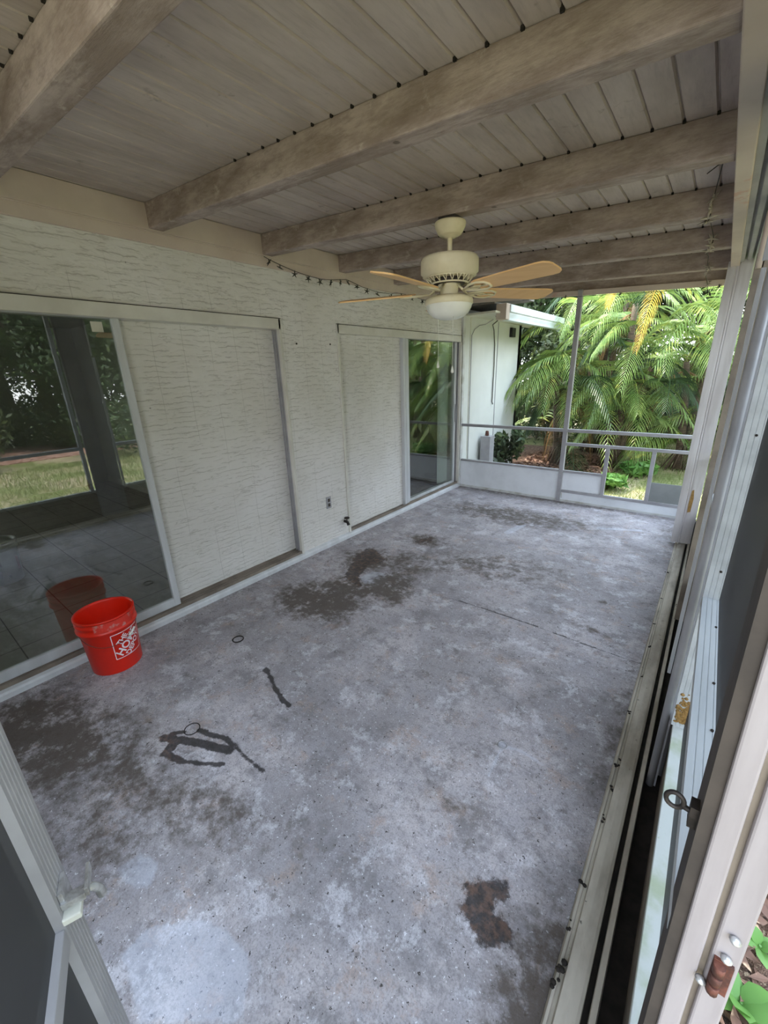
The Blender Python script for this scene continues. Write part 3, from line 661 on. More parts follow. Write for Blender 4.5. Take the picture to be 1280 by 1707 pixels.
gt = MB(); gt.extr([(0, 0), (.08, 0), (.085, .03), (.10, .075), (.10, .085), (.115, .10), (.115, .185), (.105, .185), (.1, .19), (0, .19)], (.40, 5.72, 2.258), (0, 1, 0), (1, 0, 0), (0, 0, 1), 2.4); gt.build('fascia_gutter', 'gutter', rf)
MB().box(.36, .50, 5.60, 5.72, 2.26, 2.45).build('fascia_end', 'ledger', rf, bevel=.004)
MB().box(-2.5, .38, 5.5, 8.1, 2.45, 2.47).build('roof_sheet', 'roofing', rf)

tl = MB()
lx = lambda y, z, x=.008: (x, y, z)
tl.tube([(.35, 5.63, 2.31), (.30, 5.8, 2.27), (.12, 6.05, 2.25), (.03, 6.30, 2.2), (.012, 6.395, 2.0), (.012, 6.41, 1.70), (.012, 6.40, 1.15), (.012, 6.43, 1.11)], .008, 6)
tl.build('hanging_cable', 'wire', label='dark cable dangling down the pale outside wall from the eave', cat='cable')
tl = MB(); tl.tube([(.30, 5.66, 2.275), (.15, 5.75, 2.235), (.012, 5.85, 2.24), (.012, 5.7, 2.18), (.012, 5.62, 2.1), (.012, 5.615, .3)], .006, 6)
tl.build('wall_cable', 'grey_metal', label='thin grey cable looping under the eave and down beside the porch corner', cat='cable')
MB().box(.0, .05, 6.98, 7.12, 2.13, 2.27).build('junction_box', 'black', label='small black square box high on the pale outside wall under the eave', cat='box', bevel=.004)
ub = empty('utility_box', (.12, 6.1, -.12), 'weathered grey utility box with a dark red cap standing against the pale outside wall', 'utility box')
MB().box(.04, .20, 5.98, 6.14, -.11, .66).build('body', 'grey_metal', ub, bevel=.006)
MB().box(.05, .13, 6.15, 6.20, -.11, .64).build('side_board', 'track', ub, bevel=.003)
cpm = MB(); cpm.lathe([(0, 0), (.028, 0), (.03, .02), (.026, .06), (.02, .075), (0, .078)], (.11, 6.06, .66), 14); cpm.build('cap', 'rust', ub)

# ================================================================== VEGETATION
def bez(a, b, c, t): return a*(1-t)**2+b*2*t*(1-t)+c*t*t
def frond(mb, a, b, c, n=34, ll=.42, wd=.016, seed=0, droop=.35, t0=.12, stem=None):
    """pinnate leaf: rachis along a quadratic curve, leaflets both sides drooping"""
    rn = random.Random(seed); a, b, c = Vector(a), Vector(b), Vector(c)
    up = Vector((0, 0, 1))
    (stem or mb).tube([bez(a, b, c, k/10) for k in range(11)], [.011*(1-k/11)+.002 for k in range(11)], 5)
    for i in range(n):
        t = t0+(1-t0)*i/(n-1); p = bez(a, b, c, t); tg = (bez(a, b, c, min(t+.02, 1))-bez(a, b, c, t-.02)).normalized()
        side = tg.cross(up); side = side.normalized() if side.length > .05 else Vector((1, 0, 0))
        nn = side.cross(tg).normalized(); L = ll*(math.sin(math.pi*(.12+.80*t))**.6)*rn.uniform(.85, 1.1)
        for sg in (-1, 1):
            d = (side*sg*(.95-.45*t)+tg*(.45+.5*t)+nn*.22).normalized()
            q = [p]; cur = p; dd = d.copy()
            for k in range(3):
                dd = (dd+Vector((0, 0, -1))*droop*(.5+.5*k)*rn.uniform(.7, 1.3)).normalized(); cur = cur+dd*(L/3); q.append(cur)
            wv = (nn*.3+tg).normalized(); ws = [wd*.5, wd, wd*.8, wd*.05]
            vs = []
            for k in range(4): vs += [q[k]-wv*ws[k]*.5, q[k]+wv*ws[k]*.5]
            mb.add(vs, [(0, 1, 3, 2), (2, 3, 5, 4), (4, 5, 7, 6)])
def palm(name, base, stems, fronds, label, cnt, seed, spread=1.5, dry=6):
    rn = random.Random(seed); r = empty(name, base, label, 'palm', 'feathery palms beyond the far screen')
    base = Vector(base); tips = []
    for k, (dx, dy, h) in enumerate(stems):
        top = base+Vector((dx, dy, h)); mid = base+Vector((dx*.35, dy*.35, h*.5)); b = MB()
        pts = [bez(base+Vector((dx*.15, dy*.15, 0)), mid, top, t/8) for t in range(9)]
        b.tube(pts, [.075-.004*t for t in range(9)], 9); b.build('trunk', 'trunk', r); tips.append(top)
    for k, (a, bb, c, mt, ll) in enumerate(fronds):
        f = MB(); frond(f, a, bb, c, 34, ll*1.25, .032, seed*50+k); f.build('frond', mt, r)
    for k in range(cnt):
        top = rn.choice(tips); az = rn.uniform(0, 2*math.pi); L = rn.uniform(.8, 1.25)*spread; el = rn.uniform(.15, 1.25)
        h = Vector((math.cos(az), math.sin(az), 0)); a = top+Vector((0, 0, -abs(rn.gauss(0, .55)))); a.z = max(a.z, .35)
        bb = a+h*L*.5*math.cos(el)+Vector((0, 0, L*.75*math.sin(el)+.1)); c = a+h*L*(.75+.25*math.cos(el))+Vector((0, 0, L*(.55*math.sin(el)-.65)))
        f = MB(); frond(f, a, bb, c, 32, rn.uniform(.42, .55), .03, seed*90+k); f.build('frond', rn.choice(['frond', 'frond', 'frond_dark']), r)
    f = MB()
    for k in range(dry):
        top = rn.choice(tips); az = rn.uniform(0, 2*math.pi); h = Vector((math.cos(az), math.sin(az), 0)); a = top-Vector((0, 0, .15))
        frond(f, a, a+h*.35, a+h*.45+Vector((0, 0, -.95)), 20, .3, .018, seed*33+k, .7)
    if dry: f.build('dead_fronds', 'frond_dry', r)
    # aerial root cone
    b = MB()
    for k in range(26):
        az = rn.uniform(0, 2*math.pi); d = Vector((math.cos(az), math.sin(az), 0)); rr = rn.uniform(.12, .3)
        b.tube([base+d*.05+Vector((0, 0, .42)), base+d*rr*.5+Vector((0, 0, .25)), base+d*rr+Vector((0, 0, -.02))], [.016, .013, .009], 5)
    b.build('roots', 'trunk', r)
    return r
palm('palm', (.70, 7.95, -.1), [(-.25, .1, 1.75), (.12, .0, 2.15), (.05, .35, 1.2)],
     [((.75, 8.1, 2.55), (.80, 7.9, 3.0), (.69, 7.35, 2.12), 'frond', .36),
      ((.62, 8.1, 1.75), (.75, 7.8, 2.15), (.32, 7.3, 1.30), 'frond', .44),
      ((.60, 8.0, 1.5), (.30, 7.7, 1.75), (.05, 7.5, 1.0), 'frond_dark', .40),
      ((.72, 8.1, 1.2), (.85, 7.7, 1.55), (.95, 7.2, .75), 'frond', .40),
      ((.55, 8.1, 1.0), (.3, 7.8, 1.3), (.2, 7.5, .55), 'frond_dark', .36)],
     'feathery green palm left of the far screen mullion, beside the pale wall', 20, 11, 1.25, 8)
palm('palm', (1.55, 8.2, -.1), [(-.28, .1, 1.5), (.1, .0, 2.2), (.35, .25, 1.7), (-.05, .4, 2.7)],
     [((1.52, 8.2, 2.15), (1.48, 7.8, 2.5), (1.20, 7.35, 1.82), 'frond', .34),
      ((1.60, 8.2, 1.85), (1.72, 7.8, 2.25), (1.68, 7.25, 1.30), 'frond', .38),
      ((1.9, 8.2, 3.0), (1.86, 7.7, 2.8), (1.78, 7.4, 1.86), 'frond_yellow', .22),
      ((1.35, 8.1, 1.3), (1.45, 7.7, 1.75), (1.30, 7.2, .80), 'frond', .40),
      ((1.62, 8.2, 1.3), (1.80, 7.8, 1.6), (1.95, 7.3, .95), 'frond', .38),
      ((1.5, 8.3, 3.2), (1.3, 7.8, 3.1), (1.3, 7.5, 2.5), 'frond_yellow', .2)],
     'tall feathery palm with a yellow hanging frond right behind the far screen mullion', 24, 12, 1.4, 10)
palm('palm', (2.55, 8.6, -.1), [(-.2, .05, 1.75), (.15, .1, 2.4), (.3, .3, 1.3)],
     [((2.15, 8.3, 2.15), (2.12, 7.8, 2.4), (2.20, 7.3, 1.55), 'frond', .36),
      ((2.35, 8.3, 2.9), (1.8, 7.7, 3.0), (1.9, 7.3, 2.75), 'frond', .42),
      ((2.2, 8.4, 3.0), (2.6, 7.6, 3.0), (2.75, 7.1, 2.45), 'frond', .42),
      ((2.3, 8.4, 1.9), (2.6, 7.9, 2.2), (2.85, 7.4, 1.35), 'frond', .42),
      ((2.15, 8.3, 1.2), (2.25, 7.8, 1.7), (2.30, 7.2, 1.0), 'frond_dark', .42),
      ((2.2, 8.3, 2.4), (2.5, 7.8, 2.6), (2.8, 7.4, 1.95), 'frond', .40)],
     'arching feathery palm at the right of the far screen opening', 20, 13, 1.35, 5)

palm('palm', (3.6, 9.6, -.1), [(-.2, .1, 1.6), (.2, .0, 2.3), (.1, .3, 2.9)], [], 'feathery palm farther back, at the right edge of the far screen opening', 26, 14, 1.5, 4)
palm('palm', (.9, 9.6, -.1), [(-.3, .1, 2.2), (.3, .0, 2.9), (.0, .3, 3.3)], [], 'taller feathery palm standing behind the two near palms', 30, 15, 1.5, 6)
def blobs(rn, n, blist, size, mb):
    for i in range(n):
        c, r = rn.choice(blist); d = Vector((rn.gauss(0, 1), rn.gauss(0, 1), rn.gauss(0, 1))).normalized()
        p = Vector(c)+Vector((d.x*r[0], d.y*r[1], d.z*r[2]))*(rn.random()**.35)
        s_ = size*rn.uniform(.6, 1.4); nrm = (d+Vector((rn.gauss(0, .6), rn.gauss(0, .6), rn.gauss(0, .6)))).normalized(); a = nrm.orthogonal().normalized(); b = nrm.cross(a)
        th = rn.uniform(0, 6.28); a, b = a*math.cos(th)+b*math.sin(th), b*math.cos(th)-a*math.sin(th)
        mb.add([p-a*s_, p+b*s_*.4, p+a*s_, p-b*s_*.4], [(0, 1, 2, 3)])
def tree_proto(seed, h, mat, n=26000):
    rn = random.Random(seed); r = empty('leafy_tree', (0, 0, 0)); b = MB()
    b.tube([(0, 0, 0), (.1, .05, h*.3), (.0, .1, h*.6), (.1, 0, h*.85)], [.2, .16, .11, .04], 9)
    for k in range(6):
        az = rn.uniform(0, 6.28); z = h*rn.uniform(.3, .7); b.tube([(0, .05, z), (math.cos(az)*.8, math.sin(az)*.8, z+.6), (math.cos(az)*1.5, math.sin(az)*1.5, z+1.3)], [.07, .05, .02], 6)
    b.build('trunk', 'bark', r)
    bl = [((rn.gauss(0, 1.1), rn.gauss(0, 1.1), h*(.08+.85*rn.random())), (rn.uniform(.8, 1.4), rn.uniform(.8, 1.4), rn.uniform(.6, 1.0))) for _ in range(22)]
    f = MB(); blobs(rn, n, bl, .07, f); f.build('foliage', mat, r); return r
TR = [tree_proto(1, 5.5, 'foliage'), tree_proto(2, 6.5, 'foliage2'), tree_proto(3, 4.6, 'foliage')]
spots = [(10.6, -1.2, 2), (12.9, -4.5, 0), (13.6, 3, 0), (13.4, 9.8, 1), (11.3, -3, 0), (10.8, 1.2, 1), (11.9, 3.6, 2), (10.9, 6.0, 0), (11.8, 8.6, 1), (10.8, 11.2, 2), (12.4, 0, 1), (12.7, 6.8, 2), (11.0, -6, 1),
         (-1.5, 11.4, 2), (1.0, 12.4, 0), (3.6, 13.6, 1), (6.0, 13.0, 2), (8.5, 14.0, 0), (-3.5, 10.5, 1), (2.2, 15.5, 1)]
used = set()
for i, (x, y, k) in enumerate(spots):
    o = TR[k] if k not in used else copy_tree(TR[k]); used.add(k)
    o.location = (x, y, -.13); o.rotation_euler = (0, 0, i*1.7)
    if x > 9.5: setp(o, 'dark leafy tree in the row across the lawn, seen mirrored in the sliding door glass', 'tree', 'trees across the side lawn')
    else: setp(o, 'leafy tree far behind the palms beyond the screen', 'tree', 'trees behind the palms')
# low shrub by wall foot
def shrub(loc, r_, h, mat, label, seed, n=900, size=.05):
    rn = random.Random(seed); e = empty('shrub', loc, label, 'shrub'); f = MB(); L = Vector(loc)
    bl = [((L.x+rn.gauss(0, r_*.4), L.y+rn.gauss(0, r_*.4), L.z+h*rn.uniform(.3, .8)), (r_*.5, r_*.5, h*.35)) for _ in range(5)]
    blobs(rn, n, bl, size, f); f.build('foliage', mat, e); b = MB()
    for k in range(4): b.tube([L, L+Vector((rn.gauss(0, .1), rn.gauss(0, .1), h*.5))], .008, 5)
    b.build('stem', 'bark', e); return e
shrub((.22, 6.75, -.1), .25, .75, 'foliage', 'small green shrub at the foot of the pale outside wall, beside the utility box', 5, 700, .06)
shrub((.15, 8.9, -.1), .5, 2.6, 'foliage2', 'loose tall shrub at the far corner of the pale outside wall', 6, 1600, .07)
shrub((2.05, 7.7, -.12), .32, .28, 'bladegreen', 'low bright green weed clump on the lawn edge outside the far screen', 8, 500, .06)
for k, (x, y, h) in enumerate(((-.6, 10.6, 2.0), (.6, 10.9, 2.3), (1.7, 10.8, 1.7), (2.7, 11.6, 1.6))):
    shrub((x, y, -.1), .8, h, 'foliage', 'dense dark shrub behind the palms, '+('farthest left, near the wall corner', 'second from the left', 'third from the left', 'farthest right beyond the lawn edge')[k], 20+k, 1800, .10)['group'] = 'dark shrubs behind the palms'
shrub((1.86, 6.75, -.12), .30, .26, 'bladegreen', 'bright green weed clump nearest the far screen, left of the lawn', 9, 420, .06)
def broad_plant(loc, label, seed, n=9, L=.10):
    rn = random.Random(seed); e = empty('weed', loc, label, 'plant'); f = MB(); c = Vector(loc)
    for k in range(n):
        az = k*2.4+rn.uniform(-.3, .3); el = rn.uniform(.3, 1.1); d = Vector((math.cos(az)*math.cos(el), math.sin(az)*math.cos(el), math.sin(el))); s_ = d.cross(Vector((0, 0, 1))).normalized(); l = L*rn.uniform(.7, 1.2)
        o = c+Vector((0, 0, .03)); pts = []
        for j, (t, wv) in enumerate([(0, .02), (.25, .22), (.55, .26), (.8, .15), (1, .01)]):
            p = o+d*l*t+Vector((0, 0, -l*.35*t*t)); pts += [p-s_*wv*l, p+s_*wv*l]
        f.add(pts, [(2*j, 2*j+1, 2*j+3, 2*j+2) for j in range(4)], True)
    f.build('leaves', 'bladegreen', e); b = MB(); b.tube([c, c+Vector((0, 0, .04))], .004, 5); b.build('stem', 'bladegreen', e); return e
broad_plant((3.205, 1.10, -.11), 'bright green broad-leaved weed in the mulch at the lower right edge', 1, 10, .13)
broad_plant((3.255, 1.29, -.11), 'smaller green weed in the mulch above the lower right corner weed', 2, 7, .07)
# litter and grass: nobody could count
def scatter(name, n, region, size, mat, z, label, cat, seed, blade=False):
    rn = random.Random(seed); b = MB()
    for _ in range(n):
        x, y = region(rn); s_ = size*rn.uniform(.5, 1.4); az = rn.uniform(0, 6.28); c = Vector((x, y, z))
        if blade:
            d = Vector((math.cos(az), math.sin(az), 0)); t = c+Vector((rn.gauss(0, .4)*s_, rn.gauss(0, .4)*s_, s_)); b.add([c-d*s_*.08, c+d*s_*.08, t], [(0, 1, 2)])
        else:
            a = Vector((math.cos(az), math.sin(az), rn.gauss(0, .35))).normalized(); w2 = a.cross(Vector((rn.gauss(0, .3), rn.gauss(0, .3), 1))).normalized(); c.z += rn.uniform(.0, .025)
            b.add([c-a*s_, c+w2*s_*.35+Vector((0, 0, s_*.2)), c+a*s_, c-w2*s_*.35+Vector((0, 0, s_*.15))], [(0, 1, 2, 3)])
    return b.build(name, mat, label=label, cat=cat, kind='stuff')
scatter('leaf_litter', 2200, lambda r: (r.uniform(.02, 1.65), r.uniform(5.6, 9.0)), .07, 'litter', -.09, 'brown dead leaves lying under the palms outside the far screen', 'leaf litter', 1)
scatter('leaf_litter', 2200, lambda r: (r.uniform(3.03, 3.65), r.uniform(.1, 3.2)), .035, 'litter', -.10, 'dead leaves and mulch on the ground at the lower right corner', 'leaf litter', 2)
scatter('lawn_grass', 26000, lambda r: (r.uniform(1.2, 5.5), 5.6+r.random()**1.3*8), .06, 'grass', -.125, 'patchy green and straw lawn grass outside the far screen', 'grass', 3, True)
scatter('lawn_grass', 24000, lambda r: (3.7+r.random()*5, r.uniform(-1, 6)), .06, 'grass', -.125, 'lawn grass beside the porch, mirrored in the sliding door glass', 'grass', 4, True)

# ================================================================== CEILING FAN
FX, FY = 1.577, 2.231; ZT = ZC(FX)-BD
fan = empty('ceiling_fan', (FX, FY, ZT), 'cream ceiling fan with tan blades and a white bowl light, hanging from a beam', 'ceiling fan')
cz = lambda pr, dz=0: [(r, z+dz) for r, z in pr]
MB().lathe([(0, ZT-.022), (.080, ZT-.022), (.083, ZT-.028), (.080, ZT-.045), (.062, ZT-.078), (.052, ZT-.084), (.034, ZT-.086), (.03, ZT-.094), (0, ZT-.095)], (FX, FY, 0), 36).build('canopy', 'cream', fan)
MB().box(FX-.05, FX+.05, FY-.04, FY+.04, ZT-.024, ZT+.004).build('mount_gap_shade', 'dark_gasket', fan)  # dark block painting in the shaded gap above the canopy
MB().tube([(FX, FY, ZT-.07), (FX, FY, 2.225)], .0135, 14).build('downrod', 'cream', fan)
MB().lathe([(0, 2.236), (.10, 2.236), (.148, 2.228), (.156, 2.215), (.156, 2.155), (.146, 2.148), (.146, 2.138), (.12, 2.128), (0, 2.128)], (FX, FY, 0), 48).build('motor_housing', 'cream', fan)
vent = MB()
for k in range(20):
    a = 2*math.pi*k/20; d = Vector((math.cos(a), math.sin(a), 0)); s_ = Vector((-d.y, d.x, 0)); c = Vector((FX, FY, 0))
    p = [c+d*.128+Vector((0, 0, 2.132))+s_*.012, c+d*.128+Vector((0, 0, 2.132))-s_*.012, c+d*.105+Vector((0, 0, 2.105))+s_*(.004)]
    vent.tube([p[0], p[2]], .0028, 5); vent.tube([p[1], p[2]], .0028, 5)
vent.lathe([(.13, 2.128), (.132, 2.134), (.12, 2.134)], (FX, FY, 0), 40); vent.lathe([(.10, 2.098), (.108, 2.104), (.10, 2.106)], (FX, FY, 0), 40)
vent.build('vent_ring', 'cream', fan)
MB().lathe([(0, 2.127), (.085, 2.127), (.085, 2.10), (0, 2.10)], (FX, FY, 0), 30).build('motor_core', 'dark_gasket', fan)
MB().lathe([(.0, 2.105), (.06, 2.105), (.062, 2.09), (.05, 2.085), (.048, 2.045), (.05, 2.04), (0, 2.04)], (FX, FY, 0), 30).build('switch_housing', 'cream', fan)
MB().lathe([(0, 2.045), (.09, 2.043), (.128, 2.03), (.132, 2.02), (.132, 2.0), (.125, 1.996), (0, 1.996)], (FX, FY, 0), 40).build('light_kit_ring', 'cream', fan)
MB().lathe([(.128, 2.0), (.124, 1.98), (.11, 1.957), (.085, 1.937), (.05, 1.925), (0, 1.92)], (FX, FY, 0), 40).build('light_bowl', 'globe', fan)
for k, deg in enumerate((-160, -88, -16, 56, 128)):
    a = math.radians(deg); d = Vector((math.cos(a), math.sin(a), 0)); s_ = Vector((-d.y, d.x, 0)); tilt = math.radians(-12)
    sv = (s_*math.cos(tilt)+Vector((0, 0, math.sin(tilt)))); c = Vector((FX, FY, 2.064)); nz = d.cross(sv)
    b = MB(); outl = []
    L0, L1 = .20, .655
    for t, wv in ((L0, .045), (L0+.03, .056), (L0+.2, .064), (L1-.06, .070), (L1-.025, .066), (L1-.006, .05), (L1, .03)): outl.append((t, wv))
    pts = [(t, wv) for t, wv in outl]+[(t, -wv) for t, wv in reversed(outl)]
    n = len(pts); vt = [c+d*t+sv*q for t, q in pts]; th = nz*.0035
    b.add([p+th for p in vt]+[p-th for p in vt], [tuple(range(n)), tuple(reversed(range(n, 2*n)))]+[(i, n+i, n+(i+1) % n, (i+1) % n) for i in range(n)])
    bl = b.build('blade', 'blade', fan)
    br = MB(); P_ = lambda t, q, z=-.006: c+d*t+sv*q+nz*z
    zs = -.007 if (nz.z > 0) else .007
    br.tube([Vector((FX, FY, 2.095))+d*.06, P_(.11, 0, zs), P_(.15, .02, zs), P_(.19, .042, zs), P_(.24, .046, zs), P_(.275, .03, zs), P_(.285, 0, zs), P_(.275, -.03, zs), P_(.24, -.046, zs), P_(.19, -.042, zs), P_(.15, -.02, zs), P_(.11, 0, zs)], .0065, 6)
    br.tube([P_(.11, 0, zs), P_(.16, 0, zs), P_(.2, .014, zs), P_(.235, 0, zs), P_(.2, -.014, zs), P_(.16, 0, zs)], .005, 6)
    br.tube([P_(.235, 0, zs), P_(.285, 0, zs)], .005, 6)
    br.build('blade_bracket', 'cream', bl)
for (x, y, z1, z0) in ((1.535, 2.19, 2.03, 1.705), (1.632, 2.185, 2.0, 1.675)):
    ch = MB(); ch.tube([(x, y, z1), (x, y, z0)], .0012, 5); cc = ch.build('pull_chain', 'white_plastic', fan)
    MB().lathe([(0, z0+.004), (.002, z0), (.004, z0-.01), (.0085, z0-.027), (.0075, z0-.036), (0, z0-.04)], (x, y, 0), 12).build('pull_knob', 'white_plastic', cc)

# ================================================================== STRING LIGHTS
def star(mb, c, r, rn, ax=None):
    c = Vector(c); n = Vector((rn.gauss(0, 1), rn.gauss(0, 1), rn.gauss(0, .6))).normalized(); a = n.orthogonal().normalized(); b = n.cross(a)
    for k in range(5):
        th = 2*math.pi*k/5+rn.uniform(-.15, .15); d = a*math.cos(th)+b*math.sin(th); mb.tube([c, c+d*r*.5, c+d*r], [r*.19, r*.13, r*.03], 5)
def string(name, pts, stars, mat, label, group=None, r=.026, seed=1):
    rn = random.Random(seed); e = empty(name, pts[0], label, 'string lights'); b = MB(); b.tube(pts, .0022, 5); b.build('wire', 'wire', e)
    for s_ in stars:
        q = MB(); star(q, s_, r, rn); q.tube([Vector(s_), Vector(s_)+Vector((0, 0, .022))], .0035, 5); q.build('star_lamp', mat, e)
wz = [(2.183, 2.487), (2.26, 2.468), (2.343, 2.452), (2.476, 2.43), (2.614, 2.418), (2.748, 2.412), (2.877, 2.424), (2.96, 2.436), (3.06, 2.452), (3.14, 2.44), (3.29, 2.415), (3.5, 2.40), (3.72, 2.405), (3.80, 2.425), (3.95, 2.43), (4.141, 2.425), (4.333, 2.41), (4.5, 2.42), (4.6, 2.46)]
import bisect
def zat(y):
    for (a, za), (b, zb) in zip(wz, wz[1:]):
        if a <= y <= b: return za+(zb-za)*(y-a)/(b-a)
    return 2.42
ys = [2.22, 2.32, 2.46, 2.60, 2.73, 2.86, 2.98, 3.08, 3.2, 3.34, 3.5, 3.72, 3.9, 4.1, 4.3, 4.48]
string('string_lights', [(.05, y, z) for y, z in wz], [(.055, y, zat(y)-.024) for y in ys], 'star_dark', 'dark star-shaped string lights sagging along the top of the textured house wall', r=.03, seed=4)
pr = [(2.66, 2.40, 2.37), (2.70, 2.50, 2.43), (2.66, 2.98, 2.44), (2.655, 3.0, 2.40), (2.66, 2.985, 2.345), (2.64, 3.08, 2.345), (2.64, 3.4, 2.42), (2.65, 3.79, 2.41), (2.64, 3.79, 2.34), (2.62, 3.9, 2.35), (2.61, 4.3, 2.40), (2.6, 4.59, 2.38), (2.6, 4.6, 2.335), (2.59, 4.8, 2.34), (2.59, 5.38, 2.34), (2.595, 5.345, 2.29)]
ps = [(2.66, 2.975, 2.43), (2.655, 2.97, 2.385), (2.65, 2.985, 2.35), (2.645, 3.05, 2.345), (2.64, 3.775, 2.41), (2.64, 3.78, 2.37), (2.63, 3.8, 2.345), (2.61, 4.58, 2.37), (2.6, 4.6, 2.34), (2.59, 5.35, 2.35)]
string('string_lights', pr, ps, 'star_pale', 'pale dusty star string lights looped under the beams at the right side of the ceiling', r=.042, seed=9)
hp = [(2.70, 5.35, 2.315), (2.60, 5.35, 2.295), (2.3, 5.35, 2.325), (2.0, 5.35, 2.345), (1.6, 5.35, 2.37), (1.2, 5.35, 2.395), (.8, 5.35, 2.42)]
hs_ = [(2.60, 5.34, 2.275), (2.57, 5.34, 2.262), (2.62, 5.34, 2.255), (2.68, 5.34, 2.31), (1.85, 5.345, 2.35), (1.3, 5.345, 2.39)]
string('string_lights', hp, hs_, 'wire', 'thin dark light string tacked along the head of the far screen opening', r=.028, seed=12)

# ================================================================== WALL FITTINGS
ot = empty('electrical_outlet', (0, 2.677, .45), 'grey metal electrical outlet low on the textured wall between the two sliding doors', 'outlet')
MB().box(0, .006, 2.645, 2.71, .39, .51).build('cover_plate', 'grey_metal', ot, bevel=.002)
q = MB(); q.box(.005, .012, 2.665, 2.69, .458, .49); q.box(.005, .012, 2.665, 2.69, .41, .442); q.build('sockets', 'dark_gasket', ot, bevel=.002)
hb = empty('hose_tap', (0, 2.87, .185), 'small dark corroded hose tap low on the wall beside the second sliding door', 'tap')
q = MB(); q.tube([(0, 2.885, .19), (.05, 2.875, .19), (.07, 2.87, .165)], [.016, .014, .017], 10); q.build('spout', 'dark_steel', hb)
q = MB(); q.lathe([(0, .245), (.026, .243), (.03, .237), (.026, .231), (0, .229)], (.045, 2.875, 0), 12); q.tube([(.045, 2.875, .19), (.045, 2.875, .235)], .006, 6); q.build('handle', 'dark_steel', hb)
for y, z in ((2.457, 1.904), (2.852, 1.91)):
    MB().tube([(-.005, y, z), (.004, y, z)], .008, 8).build('wall_plug', 'dark_steel', label='small dark plug in the wall between the sliding doors, '+('nearer the large door' if y < 2.6 else 'nearer the far door'), cat='plug')

# ================================================================== BUCKETS
BX, BY = .195, .605
bk = empty('bucket', (BX, BY, 0), 'open orange-red plastic bucket with white diagonal lettering, on the floor by the glass door', 'bucket')
H = .368
b = MB()
b.lathe([(0, .012), (.125, .012), (.128, .02), (.131, .0), (.133, .004), (.146, H-.09), (.148, H-.088), (.158, H-.086), (.158, H-.076), (.149, H-.072), (.150, H-.045), (.156, H-.043), (.156, H-.035), (.151, H-.032), (.152, H-.012), (.157, H-.010), (.157, H), (.150, H), (.146, H-.012), (.141, H-.09), (.127, .022), (0, .02)], (BX, BY, 0), 56)
body = b.build('body', 'orange', bk)
def rad(z): return .133+(.146-.133)*z/(H-.09)+.0012
def onb(u, z, off=0.): a = ANG+u/.14; r = rad(z)+off; return (BX+r*math.cos(a), BY+r*math.sin(a), z)
ANG = math.radians(19); S = .082; ZCN = .178
ol = MB()
def strip(p, q, wd):
    p, q = Vector(p), Vector(q); n = 10; dv = (q-p).normalized(); nv = Vector((-dv.y, dv.x))*wd/2; vs = []
    for k in range(n+1):
        c = p+(q-p)*k/n; vs += [onb(c.x-nv.x, ZCN+c.y-nv.y), onb(c.x+nv.x, ZCN+c.y+nv.y)]
    ol.add(vs, [(2*k, 2*k+1, 2*k+3, 2*k+2) for k in range(n)])
for p, q in (((-S, -S), (S, -S)), ((S, -S), (S, S)), ((S, S), (-S, S)), ((-S, S), (-S, -S))): strip(p, q, .0045)
ol.build('printed_square', 'decal_white', body)
def text_mesh(txt, size, off):
    cu = bpy.data.curves.new('txt', 'FONT'); cu.body = txt; cu.size = size; cu.align_x = 'CENTER'; cu.align_y = 'CENTER'; cu.offset = off; cu.resolution_u = 4
    o = bpy.data.objects.new('txt', cu); COL.objects.link(o); bpy.context.view_layer.update()
    me = bpy.data.meshes.new_from_object(o.evaluated_get(bpy.context.evaluated_depsgraph_get())); COL.objects.unlink(o); bpy.data.objects.remove(o)
    return me
lt = MB(); th = math.radians(45)
for txt, size, off, row, xs_ in (('THE', .040, .0010, .046, 1.0), ('HOME', .062, .0016, .004, 1.0), ('DEPOT', .044, .0012, -.042, 1.0)):
    me = text_mesh(txt, size, off); vs = []
    for v in me.vertices:
        x, y = v.co.x*xs_, v.co.y*1.05+row
        if txt == 'THE': x += .004
        X, Y = x*math.cos(th)-y*math.sin(th), x*math.sin(th)+y*math.cos(th)
        vs.append(onb(max(-S*.97, min(S*.97, X)), ZCN+max(-S*.97, min(S*.97, Y)), .0006))
    lt.add(vs, [tuple(p.vertices) for p in me.polygons])
lt.build('lettering', 'decal_white', body)
hd = MB(); cen = Vector((BX, BY, 0)); hp_ = []
A0 = math.radians(-13-78); A1 = math.radians(-13+78)
for k in range(25):
    t = k/24; a = A0+(A1-A0)*t; z = H-.08-.085*math.sin(math.pi*t); hp_.append(cen+Vector((math.cos(a), math.sin(a), 0))*(.152+.008*math.sin(math.pi*t))+Vector((0, 0, z)))
hd.tube(hp_, .0018, 6); hn = hd.build('handle', 'rust', bk)
gp = MB(); gp.tube(hp_[17:21], .007, 8); gp.build('grip', 'white_plastic', hn)
sf = MB(); vs = []; n = 16
for k in range(n+1):
    a = math.radians(-40+78*k/n); vs += [(BX+.1575*math.cos(a), BY+.1575*math.sin(a), H-.068), (BX+.1575*math.cos(a), BY+.1575*math.sin(a), H-.012)]
sf.add(vs, [(2*k, 2*k+2, 2*k+3, 2*k+1) for k in range(n)]); sf.build('scuffed_rim_band', 'orange_scuff', body)

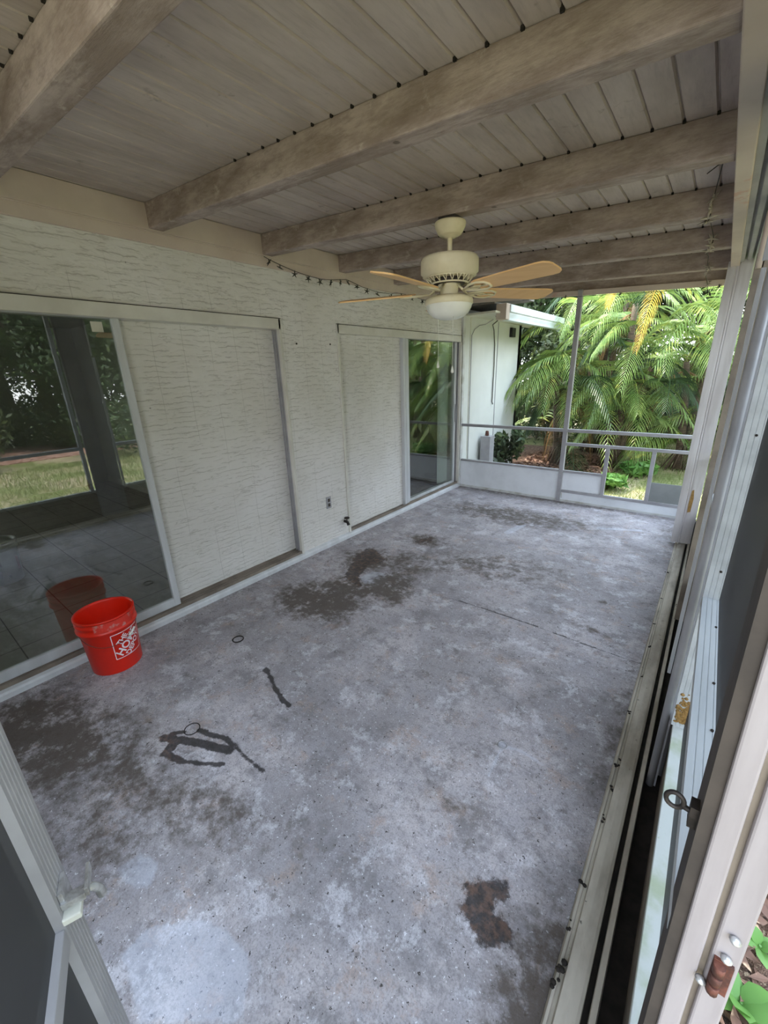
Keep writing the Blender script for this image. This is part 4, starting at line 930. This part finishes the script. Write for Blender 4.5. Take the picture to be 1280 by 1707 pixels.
WX, WY = -1.80, .43
wb = empty('pail', (WX, WY, .03), 'white plastic pail with a printed label, standing on the tiles behind the glass door', 'bucket')
b = MB(); b.lathe([(0, .012), (.13, .012), (.135, 0), (.150, .29), (.162, .292), (.162, .302), (.152, .305), (.154, .335), (.162, .337), (.162, .365), (.154, .365), (.148, .3), (.13, .02), (0, .02)], (WX, WY, .03), 40)
wbody = b.build('body', 'pail_white', wb)
def patch(a0, a1, z0, z1, mat, nm):
    b = MB(); vs = []
    for k in range(9):
        a = math.radians(a0+(a1-a0)*k/8)
        for z in (z0, z1): r = .1365+.05*z; vs.append((WX+r*math.cos(a), WY+r*math.sin(a), .03+z))
    b.add(vs, [(2*k, 2*k+2, 2*k+3, 2*k+1) for k in range(8)]); b.build(nm, mat, wbody)
patch(-35, -5, .07, .13, 'pail_blue', 'blue_print'); patch(8, 16, .05, .08, 'pail_blue', 'small_print'); patch(45, 60, .10, .22, 'pail_pink', 'red_print'); patch(-20, 0, .17, .25, 'grey_metal', 'grey_print')

# vertical blind stack behind the far glass
vb = MB(); n = 16; vs = []
for k in range(n+1):
    y = 5.02+.25*k/n; x = -.135+(.015 if k % 2 else -.015); vs += [(x-.02, y, .08), (x-.02, y, 2.02)]
vb.add(vs, [(2*k, 2*k+2, 2*k+3, 2*k+1) for k in range(n)])
o = vb.build('vertical_blind', 'curtain', label='pale folded blind hanging inside behind the far glass door', cat='blind')
s_ = o.modifiers.new('thickness', 'SOLIDIFY'); s_.thickness = .004

# ================================================================== SMALL THINGS ON THE FLOOR
def ring(c, r, mat, label, tw=.0022):
    b = MB(); b.tube([(c[0]+math.cos(2*math.pi*k/28)*r, c[1]+math.sin(2*math.pi*k/28)*r, .003) for k in range(28)], tw, 6, True)
    b.build('ring', mat, label=label, cat='ring')
ring((1.081, .617), .036, 'dark_steel', 'thin dark ring lying on the black streaked stain on the floor')
ring((.621, 1.178), .034, 'dark_steel', 'dark ring lying on the floor beyond the orange bucket', .004)
ring((2.352, 1.44), .02, 'grey_metal', 'small pale ring on the floor right of centre', .003)
rn = random.Random(5)
for k, (x, y) in enumerate(((.30, 1.35), (1.30, 1.75), (.48, 1.95), (1.62, 1.62))):
    pass
